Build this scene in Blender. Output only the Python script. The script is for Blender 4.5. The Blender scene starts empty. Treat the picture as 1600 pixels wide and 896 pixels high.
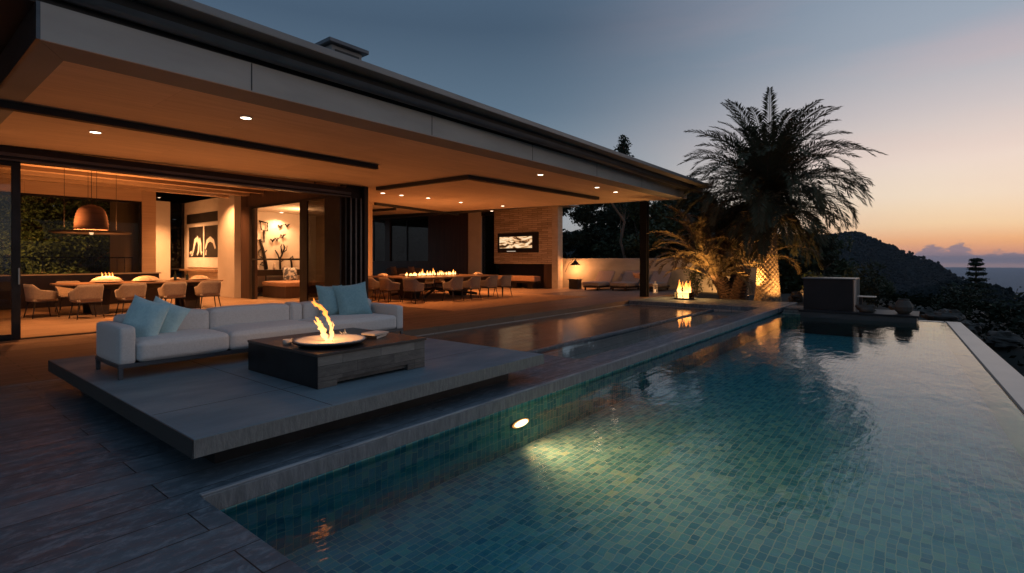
import bpy, bmesh, math, random
from math import sin, cos, pi, radians, sqrt, atan2
from mathutils import Vector, Matrix, noise as mn
random.seed(7)
scene = bpy.context.scene
C = scene.collection

# ------------------------------------------------------------------ materials
MATS = {}
def nt(name):
    m = bpy.data.materials.new(name); m.use_nodes = True
    t = m.node_tree; t.nodes.clear()
    out = t.nodes.new('ShaderNodeOutputMaterial')
    return m, t, out
def N(t, typ, **kw):
    n = t.nodes.new(typ)
    for k, v in kw.items():
        if k.startswith('i_'):
            n.inputs[k[2:].replace('_', ' ')].default_value = v
        else: setattr(n, k, v)
    return n
def L(t, a, b): t.links.new(a, b)
def rgb(c): return (c[0], c[1], c[2], 1.0)
def ramp(t, fac, stops, interp='LINEAR'):
    r = N(t, 'ShaderNodeValToRGB'); r.color_ramp.interpolation = interp
    e = r.color_ramp.elements
    e[0].position, e[0].color = stops[0][0], rgb(stops[0][1])
    e[1].position, e[1].color = stops[-1][0], rgb(stops[-1][1])
    for p, c in stops[1:-1]:
        x = e.new(p); x.color = rgb(c)
    L(t, fac, r.inputs['Fac']); return r
def mapping(t, scale=(1, 1, 1), loc=(0, 0, 0), rot=(0, 0, 0), src='Object'):
    tc = N(t, 'ShaderNodeTexCoord'); mp = N(t, 'ShaderNodeMapping')
    mp.inputs['Scale'].default_value = scale; mp.inputs['Location'].default_value = loc
    mp.inputs['Rotation'].default_value = rot
    L(t, tc.outputs[src], mp.inputs['Vector']); return mp
def mix(t, f, a, b, typ='MIX'):
    m = N(t, 'ShaderNodeMix', data_type='RGBA', blend_type=typ)
    if isinstance(f, (int, float)): m.inputs['Factor'].default_value = f
    else: L(t, f, m.inputs['Factor'])
    for s, v in (('A', a), ('B', b)):
        i = [x for x in m.inputs if x.name == s and x.type == 'RGBA'][0]
        if isinstance(v, tuple): i.default_value = rgb(v)
        else: L(t, v, i)
    return [x for x in m.outputs if x.type == 'RGBA'][0]
def basic(name, c1, c2=None, rough=.6, metal=0, scale=(3, 3, 3), detail=6, bump=.0, bscale=None, rrange=None, spec=.5, sheen=0, lo=.35, hi=.65):
    if name in MATS: return MATS[name]
    m, t, out = nt(name)
    p = N(t, 'ShaderNodeBsdfPrincipled'); L(t, p.outputs[0], out.inputs[0])
    p.inputs['Roughness'].default_value = rough; p.inputs['Metallic'].default_value = metal
    p.inputs['Specular IOR Level'].default_value = spec
    if sheen: p.inputs['Sheen Weight'].default_value = sheen
    mp = mapping(t, scale)
    n = N(t, 'ShaderNodeTexNoise'); n.inputs['Scale'].default_value = 1; n.inputs['Detail'].default_value = detail
    L(t, mp.outputs[0], n.inputs['Vector'])
    if c2 is None: c2 = tuple(x * .8 for x in c1)
    r = ramp(t, n.outputs['Fac'], [(lo, c1), (hi, c2)])
    L(t, r.outputs[0], p.inputs['Base Color'])
    if rrange:
        mr = N(t, 'ShaderNodeMapRange'); mr.inputs['To Min'].default_value = rrange[0]; mr.inputs['To Max'].default_value = rrange[1]
        mr.inputs['From Min'].default_value = .3; mr.inputs['From Max'].default_value = .7
        L(t, n.outputs['Fac'], mr.inputs['Value']); L(t, mr.outputs[0], p.inputs['Roughness'])
    if bump:
        n2 = N(t, 'ShaderNodeTexNoise'); n2.inputs['Scale'].default_value = 1; n2.inputs['Detail'].default_value = 5
        mp2 = mapping(t, bscale or tuple(s * 8 for s in scale)); L(t, mp2.outputs[0], n2.inputs['Vector'])
        b = N(t, 'ShaderNodeBump'); b.inputs['Strength'].default_value = bump; b.inputs['Distance'].default_value = .01
        L(t, n2.outputs['Fac'], b.inputs['Height']); L(t, b.outputs[0], p.inputs['Normal'])
    MATS[name] = m; return m

def planks(name, c1, c2, mortar, bw, bh, ms=.004, rough=(.35, .6), grain=(1.2, 26, 26), gmix=.5, bump=.35, rot=0, blotch=None, spec=.5, streak=.5, coord_scale=(1, 1, 1), off=.5):
    if name in MATS: return MATS[name]
    m, t, out = nt(name)
    p = N(t, 'ShaderNodeBsdfPrincipled'); L(t, p.outputs[0], out.inputs[0])
    p.inputs['Specular IOR Level'].default_value = spec
    mp = mapping(t, coord_scale, rot=(rot if isinstance(rot, tuple) else (0, 0, rot)))
    b = N(t, 'ShaderNodeTexBrick'); b.offset = off; b.squash = 1.0
    b.inputs['Scale'].default_value = 1; b.inputs['Brick Width'].default_value = bw; b.inputs['Row Height'].default_value = bh
    b.inputs['Mortar Size'].default_value = ms; b.inputs['Mortar Smooth'].default_value = .2
    b.inputs['Color1'].default_value = (0, 0, 0, 1); b.inputs['Color2'].default_value = (1, 1, 1, 1); b.inputs['Mortar'].default_value = (.5, .5, .5, 1)
    L(t, mp.outputs[0], b.inputs['Vector'])
    g = N(t, 'ShaderNodeTexNoise'); g.inputs['Detail'].default_value = 8; g.inputs['Scale'].default_value = 1; g.inputs['Roughness'].default_value = .65
    gm = N(t, 'ShaderNodeVectorMath', operation='MULTIPLY'); gm.inputs[1].default_value = grain
    # shift the grain per board so it never runs across a joint
    ad = N(t, 'ShaderNodeVectorMath', operation='MULTIPLY_ADD'); ad.inputs[1].default_value = (7.3, 3.1, 5.7)
    L(t, b.outputs['Color'], ad.inputs[0]); L(t, mp.outputs[0], gm.inputs[0]); L(t, gm.outputs[0], ad.inputs[2]); L(t, ad.outputs[0], g.inputs['Vector'])
    gr = ramp(t, g.outputs['Fac'], [(.33, (0, 0, 0)), (.67, (1, 1, 1))])
    f = mix(t, gmix, b.outputs['Color'], gr.outputs[0])
    col = mix(t, f, c1, c2)
    if blotch:
        n = N(t, 'ShaderNodeTexNoise'); n.inputs['Scale'].default_value = 1; n.inputs['Detail'].default_value = 12; n.inputs['Roughness'].default_value = .78; n.inputs['Distortion'].default_value = .4
        nm = N(t, 'ShaderNodeVectorMath', operation='MULTIPLY'); nm.inputs[1].default_value = blotch[1]
        L(t, mp.outputs[0], nm.inputs[0]); L(t, nm.outputs[0], n.inputs['Vector'])
        nr = ramp(t, n.outputs['Fac'], [(blotch[2], (0, 0, 0)), (blotch[3], (1, 1, 1))])
        col = mix(t, nr.outputs[0], col, blotch[0])
    col = mix(t, b.outputs['Fac'], col, mortar)
    L(t, col, p.inputs['Base Color'])
    mr = N(t, 'ShaderNodeMapRange'); mr.inputs['To Min'].default_value = rough[0]; mr.inputs['To Max'].default_value = rough[1]
    L(t, gr.outputs[0], mr.inputs['Value']); L(t, mr.outputs[0], p.inputs['Roughness'])
    h = N(t, 'ShaderNodeMath', operation='MULTIPLY_ADD'); h.inputs[1].default_value = -1.5
    L(t, b.outputs['Fac'], h.inputs[0]); L(t, g.outputs['Fac'], h.inputs[2])
    bp = N(t, 'ShaderNodeBump'); bp.inputs['Strength'].default_value = bump; bp.inputs['Distance'].default_value = .006
    L(t, h.outputs[0], bp.inputs['Height']); L(t, bp.outputs[0], p.inputs['Normal'])
    MATS[name] = m; return m

def emis(name, col, s):
    if name in MATS: return MATS[name]
    m, t, out = nt(name); e = N(t, 'ShaderNodeEmission'); e.inputs[0].default_value = rgb(col); e.inputs[1].default_value = s
    L(t, e.outputs[0], out.inputs[0]); MATS[name] = m; return m
def glass(name, tint=(.8, .8, .8), refl=1.0, rough=.0):
    if name in MATS: return MATS[name]
    m, t, out = nt(name)
    tr = N(t, 'ShaderNodeBsdfTransparent'); tr.inputs[0].default_value = rgb(tint)
    gl = N(t, 'ShaderNodeBsdfGlossy'); gl.inputs['Roughness'].default_value = rough
    fr = N(t, 'ShaderNodeFresnel'); fr.inputs[0].default_value = 1.5
    mu = N(t, 'ShaderNodeMath', operation='MULTIPLY'); mu.inputs[1].default_value = refl; L(t, fr.outputs[0], mu.inputs[0])
    mx = N(t, 'ShaderNodeMixShader'); L(t, mu.outputs[0], mx.inputs[0]); L(t, tr.outputs[0], mx.inputs[1]); L(t, gl.outputs[0], mx.inputs[2])
    L(t, mx.outputs[0], out.inputs[0]); MATS[name] = m; return m
def water(name, tint, ripple, dist, sc=(1.1, 2.6, 1), ior=1.6):
    if name in MATS: return MATS[name]
    m, t, out = nt(name)
    tr = N(t, 'ShaderNodeBsdfTransparent'); tr.inputs[0].default_value = rgb(tint)
    gl = N(t, 'ShaderNodeBsdfGlossy'); gl.inputs['Roughness'].default_value = .015
    fr = N(t, 'ShaderNodeFresnel'); fr.inputs[0].default_value = ior
    mp = mapping(t, sc, rot=(0, 0, radians(52)))
    n = N(t, 'ShaderNodeTexNoise'); n.inputs['Scale'].default_value = 1.7; n.inputs['Detail'].default_value = 4; n.inputs['Roughness'].default_value = .5; n.inputs['Distortion'].default_value = .6
    L(t, mp.outputs[0], n.inputs['Vector'])
    mp2 = mapping(t, (sc[0] * 5, sc[1] * 5, 1), rot=(0, 0, radians(62)))
    n2 = N(t, 'ShaderNodeTexNoise'); n2.inputs['Scale'].default_value = 1.6; n2.inputs['Detail'].default_value = 3
    L(t, mp2.outputs[0], n2.inputs['Vector'])
    big = N(t, 'ShaderNodeTexNoise'); big.inputs['Scale'].default_value = .35; big.inputs['Detail'].default_value = 2
    mp3 = mapping(t); L(t, mp3.outputs[0], big.inputs['Vector'])
    a = N(t, 'ShaderNodeMath', operation='MULTIPLY_ADD'); a.inputs[1].default_value = .16
    L(t, n2.outputs['Fac'], a.inputs[0]); L(t, n.outputs['Fac'], a.inputs[2])
    a2 = N(t, 'ShaderNodeMath', operation='MULTIPLY'); L(t, a.outputs[0], a2.inputs[0])
    br = N(t, 'ShaderNodeMapRange'); br.inputs['From Min'].default_value = .35; br.inputs['From Max'].default_value = .65; br.inputs['To Min'].default_value = .45; br.inputs['To Max'].default_value = 1.2
    L(t, big.outputs['Fac'], br.inputs['Value']); L(t, br.outputs[0], a2.inputs[1])
    b = N(t, 'ShaderNodeBump'); b.inputs['Strength'].default_value = ripple; b.inputs['Distance'].default_value = dist
    L(t, a2.outputs[0], b.inputs['Height']); L(t, b.outputs[0], gl.inputs['Normal']); L(t, b.outputs[0], fr.inputs['Normal'])
    mx = N(t, 'ShaderNodeMixShader'); L(t, fr.outputs[0], mx.inputs[0]); L(t, tr.outputs[0], mx.inputs[1]); L(t, gl.outputs[0], mx.inputs[2])
    L(t, mx.outputs[0], out.inputs[0]); MATS[name] = m; return m

WARM = (1, .38, .12)
M_slate = planks('slate plank', (.045, .064, .080), (.108, .142, .168), (.008, .009, .011), 2.3, .30, .004, (.28, .6), (2.0, 9, 9), .38, .7,
                 blotch=((.150, .182, .208), (7.0, 12.0, 8), .49, .60), spec=.5)
M_timber = planks('timber deck board', (.10, .066, .046), (.21, .145, .105), (.006, .004, .003), 2.6, .15, .0045, (.38, .62), (1.0, 24, 24), .5, .45, spec=.45)
M_inner = planks('oak floor board', (.22, .135, .08), (.36, .235, .145), (.02, .012, .008), 2.4, .19, .003, (.3, .5), (1.0, 20, 20), .5, .25)
M_ceil = planks('ceiling plywood', (.38, .28, .20), (.56, .43, .32), (.34, .25, .17), 2.4, 1.2, .003, (.5, .7), (.9, 9, 9), .8, .08)
M_beamwood = planks('ceiling beam wood', (.36, .24, .15), (.52, .36, .23), (.2, .12, .07), 3.0, .25, .003, (.4, .6), (.8, 22, 22), .6, .2)
M_concrete = basic('platform concrete', (.145, .205, .235), (.108, .152, .178), .55, scale=(1.1, 2.5, 2), bump=.25, bscale=(30, 30, 30), rrange=(.42, .68))
M_slabedge = basic('rough slab edge', (.20, .185, .165), (.10, .092, .085), .85, scale=(14, 14, 6), bump=.9, bscale=(40, 40, 40))
M_fascia = basic('painted fascia', (.42, .39, .36), (.35, .325, .30), .6, scale=(.8, .8, 3), bump=.05)
M_roofmetal = basic('roof edge metal', (.27, .26, .25), (.22, .21, .205), .55, metal=.3, scale=(1, 1, 1))
M_black = basic('black metal', (.018, .018, .020), (.028, .028, .031), .38, metal=.6, scale=(4, 4, 4))
M_dark = basic('dark soffit', (.030, .029, .029), (.022, .022, .022), .6, scale=(1, 1, 1))
M_grey = basic('anodised grey metal', (.12, .125, .14), (.09, .095, .105), .35, metal=.7, scale=(2, 2, 9))
M_plaster = basic('cream plaster', (.62, .55, .46), (.56, .49, .40), .8, scale=(1.5, 1.5, 1.5), bump=.08)
M_wall = basic('garden wall concrete', (.33, .30, .26), (.22, .20, .17), .85, scale=(.9, .9, 1.6), bump=.4, bscale=(14, 14, 14))
M_brownwall = basic('dark stained panelling', (.075, .042, .028), (.05, .028, .02), .5, scale=(12, 12, .6), bump=.1)
M_cab = basic('dark cabinet', (.016, .010, .008), (.011, .008, .006), .4, scale=(6, 6, 1))
M_cabtop = basic('cabinet stone top', (.35, .29, .22), (.28, .23, .18), .35, scale=(3, 3, 3))
M_fabric = basic('grey sofa fabric', (.58, .575, .565), (.52, .515, .505), .95, scale=(60, 60, 60), bump=.5, bscale=(16, 16, 16), sheen=.2, spec=.2)
M_teal = basic('pale blue cushion fabric', (.50, .70, .72), (.43, .63, .66), .95, scale=(40, 40, 40), bump=.3, bscale=(240, 240, 240), sheen=.3, spec=.2)
M_teald = basic('deep blue cushion fabric', (.24, .42, .47), (.19, .36, .42), .95, scale=(40, 40, 40), bump=.3, bscale=(240, 240, 240), sheen=.3, spec=.2)
M_chair = basic('chair upholstery', (.27, .215, .175), (.22, .175, .14), .85, scale=(30, 30, 30), bump=.15, sheen=.1, spec=.3)
M_chairleg = basic('chair dark leg', (.02, .016, .014), (.03, .022, .018), .45)
M_tabletop = basic('table timber top', (.22, .13, .08), (.14, .08, .05), .28, scale=(.8, 9, 9))
M_bowl = basic('pale ceramic', (.62, .50, .42), (.55, .44, .37), .5, scale=(5, 5, 5))
M_food = basic('plated bread', (.68, .54, .40), (.45, .32, .20), .8, scale=(14, 14, 14), bump=.4)
M_rug = basic('tan rug', (.42, .27, .16), (.34, .21, .12), .95, scale=(8, 8, 8), bump=.4, bscale=(80, 80, 80), spec=.1)
M_white = basic('matt white', (.72, .68, .62), (.66, .62, .56), .6)
M_artblack = basic('art black', (.012, .011, .011), (.02, .018, .018), .5)
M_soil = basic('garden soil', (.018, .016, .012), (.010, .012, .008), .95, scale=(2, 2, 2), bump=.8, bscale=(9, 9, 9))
M_rock = basic('boulder rock', (.075, .066, .058), (.03, .028, .025), .9, scale=(2.5, 2.5, 2.5), bump=.9, bscale=(9, 9, 9))
M_palmgreen = basic('palm leaf', (.080, .080, .048), (.052, .055, .034), .8, scale=(1.5, 1.5, 1.5), spec=.12)
M_palmdry = basic('palm rachis', (.09, .066, .036), (.06, .045, .025), .8, scale=(4, 4, 4))
M_leaf = basic('tree leaf', (.05, .065, .028), (.028, .042, .018), .6, scale=(.9, .9, .9), spec=.3)
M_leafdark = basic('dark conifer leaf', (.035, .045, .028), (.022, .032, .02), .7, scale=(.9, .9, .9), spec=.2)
M_bark = basic('tree bark', (.10, .07, .05), (.055, .04, .03), .9, scale=(8, 8, 2), bump=.8, bscale=(20, 20, 6))
M_palebark = basic('pale smooth bark', (.24, .17, .12), (.16, .11, .08), .8, scale=(8, 8, 2), bump=.4)
M_copper = basic('ribbed copper shade', (.17, .095, .065), (.12, .068, .045), .7, metal=.0, scale=(2, 2, 20))
M_cushbrown = basic('lounger fabric', (.26, .20, .165), (.20, .15, .125), .9, scale=(30, 30, 30), bump=.2)
M_paper = basic('magazine paper', (.55, .52, .48), (.08, .09, .11), .4, scale=(9, 16, 9), lo=.45, hi=.55)
M_pagewhite = basic('page block', (.62, .55, .48), (.5, .44, .38), .7, scale=(2, 2, 120))
M_hill = basic('wooded hillside', (.012, .017, .018), (.018, .024, .024), 1.0, scale=(.05, .05, .05), detail=9, bump=.0, spec=.0)
M_bench = basic('bench cushion', (.42, .24, .15), (.36, .2, .12), .8, scale=(8, 8, 8))
M_blackstone = basic('black polished stone', (.014, .014, .016), (.020, .019, .021), .5, scale=(2, 2, 2), spec=.2)
M_plinth = basic('dark plinth stone', (.030, .031, .036), (.05, .05, .056), .35, scale=(2, 2, 6))
M_infin = basic('pale edge stone', (.42, .38, .34), (.36, .325, .29), .32, scale=(1.4, 1.4, 1.4), bump=.06)
M_drape = basic('reflection prop cloth', (.10, .07, .045), (.05, .034, .024), .95, scale=(40, 40, 3), bump=.5)
M_wood = basic('light timber', (.30, .18, .10), (.22, .13, .07), .5, scale=(10, 10, 1))
M_glasspane = glass('window glass', (.82, .82, .80), 1.0)
M_softglass = glass('clear back window glass', (.85, .85, .82), .22)
M_darkglass = glass('tinted window glass', (.34, .34, .34), .3)

def patchwork():
    m, t, out = nt('reclaimed block patchwork'); p = N(t, 'ShaderNodeBsdfPrincipled'); L(t, p.outputs[0], out.inputs[0])
    tc = N(t, 'ShaderNodeTexCoord'); sp = N(t, 'ShaderNodeSeparateXYZ'); L(t, tc.outputs['Object'], sp.inputs[0])
    cb = N(t, 'ShaderNodeCombineXYZ')
    ad = N(t, 'ShaderNodeMath', operation='ADD'); L(t, sp.outputs[0], ad.inputs[0]); L(t, sp.outputs[1], ad.inputs[1])
    L(t, ad.outputs[0], cb.inputs[0]); L(t, sp.outputs[2], cb.inputs[1])
    b = N(t, 'ShaderNodeTexBrick'); b.offset = .37; b.inputs['Scale'].default_value = 1
    b.inputs['Brick Width'].default_value = .43; b.inputs['Row Height'].default_value = .1; b.inputs['Mortar Size'].default_value = .0015
    b.inputs['Color1'].default_value = (0, 0, 0, 1); b.inputs['Color2'].default_value = (1, 1, 1, 1); L(t, cb.outputs[0], b.inputs['Vector'])
    n = N(t, 'ShaderNodeTexNoise'); n.inputs['Scale'].default_value = 1; n.inputs['Detail'].default_value = 9; n.inputs['Roughness'].default_value = .7
    v = N(t, 'ShaderNodeVectorMath', operation='MULTIPLY'); v.inputs[1].default_value = (7, 22, 1); L(t, cb.outputs[0], v.inputs[0])
    v2 = N(t, 'ShaderNodeVectorMath', operation='MULTIPLY_ADD'); v2.inputs[1].default_value = (9, 4, 7); L(t, b.outputs['Color'], v2.inputs[0]); L(t, v.outputs[0], v2.inputs[2]); L(t, v2.outputs[0], n.inputs['Vector'])
    r = ramp(t, n.outputs['Fac'], [(.32, (.035, .032, .030)), (.55, (.14, .125, .11)), (.72, (.23, .21, .185))])
    c = mix(t, .55, r.outputs[0], mix(t, b.outputs['Color'], (.04, .036, .034), (.34, .30, .26)))
    c = mix(t, b.outputs['Fac'], c, (.01, .01, .01)); L(t, c, p.inputs['Base Color']); p.inputs['Roughness'].default_value = .6
    bp = N(t, 'ShaderNodeBump'); bp.inputs['Strength'].default_value = .5; bp.inputs['Distance'].default_value = .008; L(t, n.outputs['Fac'], bp.inputs['Height']); L(t, bp.outputs[0], p.inputs['Normal'])
    return m
M_patch = patchwork()

def stonewall():
    m, t, out = nt('split face stone'); p = N(t, 'ShaderNodeBsdfPrincipled'); L(t, p.outputs[0], out.inputs[0])
    tc = N(t, 'ShaderNodeTexCoord'); sp = N(t, 'ShaderNodeSeparateXYZ'); L(t, tc.outputs['Object'], sp.inputs[0])
    cb = N(t, 'ShaderNodeCombineXYZ'); ad = N(t, 'ShaderNodeMath', operation='ADD'); L(t, sp.outputs[0], ad.inputs[0]); L(t, sp.outputs[1], ad.inputs[1])
    L(t, ad.outputs[0], cb.inputs[0]); L(t, sp.outputs[2], cb.inputs[1])
    dn = N(t, 'ShaderNodeTexNoise'); dn.inputs['Scale'].default_value = 2.2; L(t, cb.outputs[0], dn.inputs['Vector'])
    dm = N(t, 'ShaderNodeVectorMath', operation='MULTIPLY_ADD'); dm.inputs[1].default_value = (.0, .10, 0); L(t, dn.outputs['Color'], dm.inputs[0]); L(t, cb.outputs[0], dm.inputs[2])
    b = N(t, 'ShaderNodeTexBrick'); b.offset = .43; b.inputs['Scale'].default_value = 1; b.inputs['Brick Width'].default_value = .62; b.inputs['Row Height'].default_value = .105
    b.inputs['Mortar Size'].default_value = .006; b.inputs['Color1'].default_value = (0, 0, 0, 1); b.inputs['Color2'].default_value = (1, 1, 1, 1); L(t, dm.outputs[0], b.inputs['Vector'])
    n = N(t, 'ShaderNodeTexNoise'); n.inputs['Scale'].default_value = 9; n.inputs['Detail'].default_value = 6; L(t, cb.outputs[0], n.inputs['Vector'])
    c = mix(t, b.outputs['Color'], (.36, .28, .20), (.66, .53, .40)); c = mix(t, .3, c, mix(t, n.outputs['Fac'], (.6, .48, .35), (.22, .16, .11))); c = mix(t, b.outputs['Fac'], c, (.05, .035, .022))
    L(t, c, p.inputs['Base Color']); p.inputs['Roughness'].default_value = .85
    h = N(t, 'ShaderNodeMath', operation='MULTIPLY_ADD'); h.inputs[1].default_value = -1.2; L(t, b.outputs['Fac'], h.inputs[0]); L(t, b.outputs['Color'], h.inputs[2])
    bp = N(t, 'ShaderNodeBump'); bp.inputs['Strength'].default_value = .8; bp.inputs['Distance'].default_value = .03; L(t, h.outputs[0], bp.inputs['Height']); L(t, bp.outputs[0], p.inputs['Normal'])
    return m
M_stone = stonewall()
M_stonelight = basic('lit side stone', (.50, .42, .33), (.42, .35, .27), .8, scale=(3, 3, 9), bump=.3)  # lighter stone with the light on the chimney's side put into its colour

def mosaic(name, axis):
    m, t, out = nt(name); p = N(t, 'ShaderNodeBsdfPrincipled'); L(t, p.outputs[0], out.inputs[0])
    tc = N(t, 'ShaderNodeTexCoord'); sp = N(t, 'ShaderNodeSeparateXYZ'); L(t, tc.outputs['Object'], sp.inputs[0])
    cb = N(t, 'ShaderNodeCombineXYZ'); a, b_ = {'floor': (0, 1), 'wallx': (2, 0), 'wally': (2, 1)}[axis]
    L(t, sp.outputs[a], cb.inputs[0]); L(t, sp.outputs[b_], cb.inputs[1])
    dn = N(t, 'ShaderNodeTexNoise'); dn.inputs['Scale'].default_value = 4.0; L(t, cb.outputs[0], dn.inputs['Vector'])
    dm = N(t, 'ShaderNodeVectorMath', operation='MULTIPLY_ADD'); dm.inputs[1].default_value = (.050, .050, 0); L(t, dn.outputs['Color'], dm.inputs[0]); L(t, cb.outputs[0], dm.inputs[2])
    b = N(t, 'ShaderNodeTexBrick'); b.offset = .5; b.offset_frequency = 3; b.squash = .72; b.squash_frequency = 3
    b.inputs['Scale'].default_value = 1; b.inputs['Brick Width'].default_value = .108; b.inputs['Row Height'].default_value = .064
    b.inputs['Mortar Size'].default_value = .0032; b.inputs['Color1'].default_value = (0, 0, 0, 1); b.inputs['Color2'].default_value = (1, 1, 1, 1); L(t, dm.outputs[0], b.inputs['Vector'])
    r = ramp(t, b.outputs['Color'], [(0, (.07, .30, .39)), (.35, (.115, .40, .48)), (.65, (.155, .475, .54)), (.9, (.22, .54, .56)), (1, (.32, .57, .50))])
    n = N(t, 'ShaderNodeTexNoise'); n.inputs['Scale'].default_value = 20; n.inputs['Detail'].default_value = 5; L(t, cb.outputs[0], n.inputs['Vector'])
    n3 = N(t, 'ShaderNodeTexNoise'); n3.inputs['Scale'].default_value = .9; n3.inputs['Detail'].default_value = 3; L(t, cb.outputs[0], n3.inputs['Vector'])
    c = mix(t, .35, r.outputs[0], n.outputs['Color'], 'MULTIPLY')
    gr = mix(t, n3.outputs['Fac'], (.26, .46, .46), (.56, .60, .42))
    c = mix(t, b.outputs['Fac'], c, gr); L(t, c, p.inputs['Base Color']); p.inputs['Roughness'].default_value = .8; p.inputs['Specular IOR Level'].default_value = .08
    MATS[name] = m; return m
M_tfloor = mosaic('mosaic tile floor', 'floor'); M_twx = mosaic('mosaic tile long wall', 'wallx'); M_twy = mosaic('mosaic tile end wall', 'wally')
M_water = water('pool water', (.88, 1.0, 1.0), .30, .032)
def watervol():
    t = M_water.node_tree; out = [n for n in t.nodes if n.type == 'OUTPUT_MATERIAL'][0]
    v = N(t, 'ShaderNodeVolumeAbsorption'); v.inputs['Color'].default_value = (.06, .74, .80, 1); v.inputs['Density'].default_value = .26; L(t, v.outputs[0], out.inputs['Volume'])
watervol()
M_water2 = water('still basin water', (.92, .95, .94), .10, .02, ior=1.27)

def seamat():
    m, t, out = nt('sea water'); p = N(t, 'ShaderNodeBsdfPrincipled'); L(t, p.outputs[0], out.inputs[0])
    p.inputs['Base Color'].default_value = (.11, .125, .15, 1); p.inputs['Roughness'].default_value = .7; p.inputs['Specular IOR Level'].default_value = .12
    mp = mapping(t, (.02, .02, .02)); n = N(t, 'ShaderNodeTexNoise'); n.inputs['Scale'].default_value = 1; n.inputs['Detail'].default_value = 6; L(t, mp.outputs[0], n.inputs['Vector'])
    b = N(t, 'ShaderNodeBump'); b.inputs['Strength'].default_value = .5; b.inputs['Distance'].default_value = 6; L(t, n.outputs['Fac'], b.inputs['Height']); L(t, b.outputs[0], p.inputs['Normal'])
    return m
M_sea = seamat()
def flamemat(name, s, tip=(1, .28, .04), base=(1, .62, .22)):
    m, t, out = nt(name); tc = N(t, 'ShaderNodeTexCoord'); sp = N(t, 'ShaderNodeSeparateXYZ'); L(t, tc.outputs['Generated'], sp.inputs[0])
    n = N(t, 'ShaderNodeTexNoise'); n.inputs['Scale'].default_value = 9; n.inputs['Detail'].default_value = 4; L(t, tc.outputs['Object'], n.inputs['Vector'])
    ad = N(t, 'ShaderNodeMath', operation='MULTIPLY_ADD'); ad.inputs[1].default_value = .7; L(t, n.outputs['Fac'], ad.inputs[0]); L(t, sp.outputs[2], ad.inputs[2])
    r = ramp(t, ad.outputs[0], [(.3, base), (1.0, tip)])
    e = N(t, 'ShaderNodeEmission'); L(t, r.outputs[0], e.inputs[0]); e.inputs[1].default_value = s
    tr = N(t, 'ShaderNodeBsdfTransparent'); lw = N(t, 'ShaderNodeLayerWeight'); lw.inputs[0].default_value = .5
    f2 = N(t, 'ShaderNodeMath', operation='MULTIPLY_ADD'); f2.inputs[1].default_value = .95; f2.use_clamp = True
    pz = N(t, 'ShaderNodeMath', operation='POWER'); pz.inputs[1].default_value = 2.0; L(t, sp.outputs[2], pz.inputs[0])
    hz = N(t, 'ShaderNodeMath', operation='MULTIPLY'); hz.inputs[1].default_value = .5; L(t, pz.outputs[0], hz.inputs[0])
    L(t, lw.outputs['Facing'], f2.inputs[0]); L(t, hz.outputs[0], f2.inputs[2])
    mx = N(t, 'ShaderNodeMixShader'); L(t, f2.outputs[0], mx.inputs[0]); L(t, e.outputs[0], mx.inputs[1]); L(t, tr.outputs[0], mx.inputs[2])
    L(t, mx.outputs[0], out.inputs[0]); return m
M_flame = flamemat('flame', 5.0); M_flame2 = flamemat('tall flame', 3.0)

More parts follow.
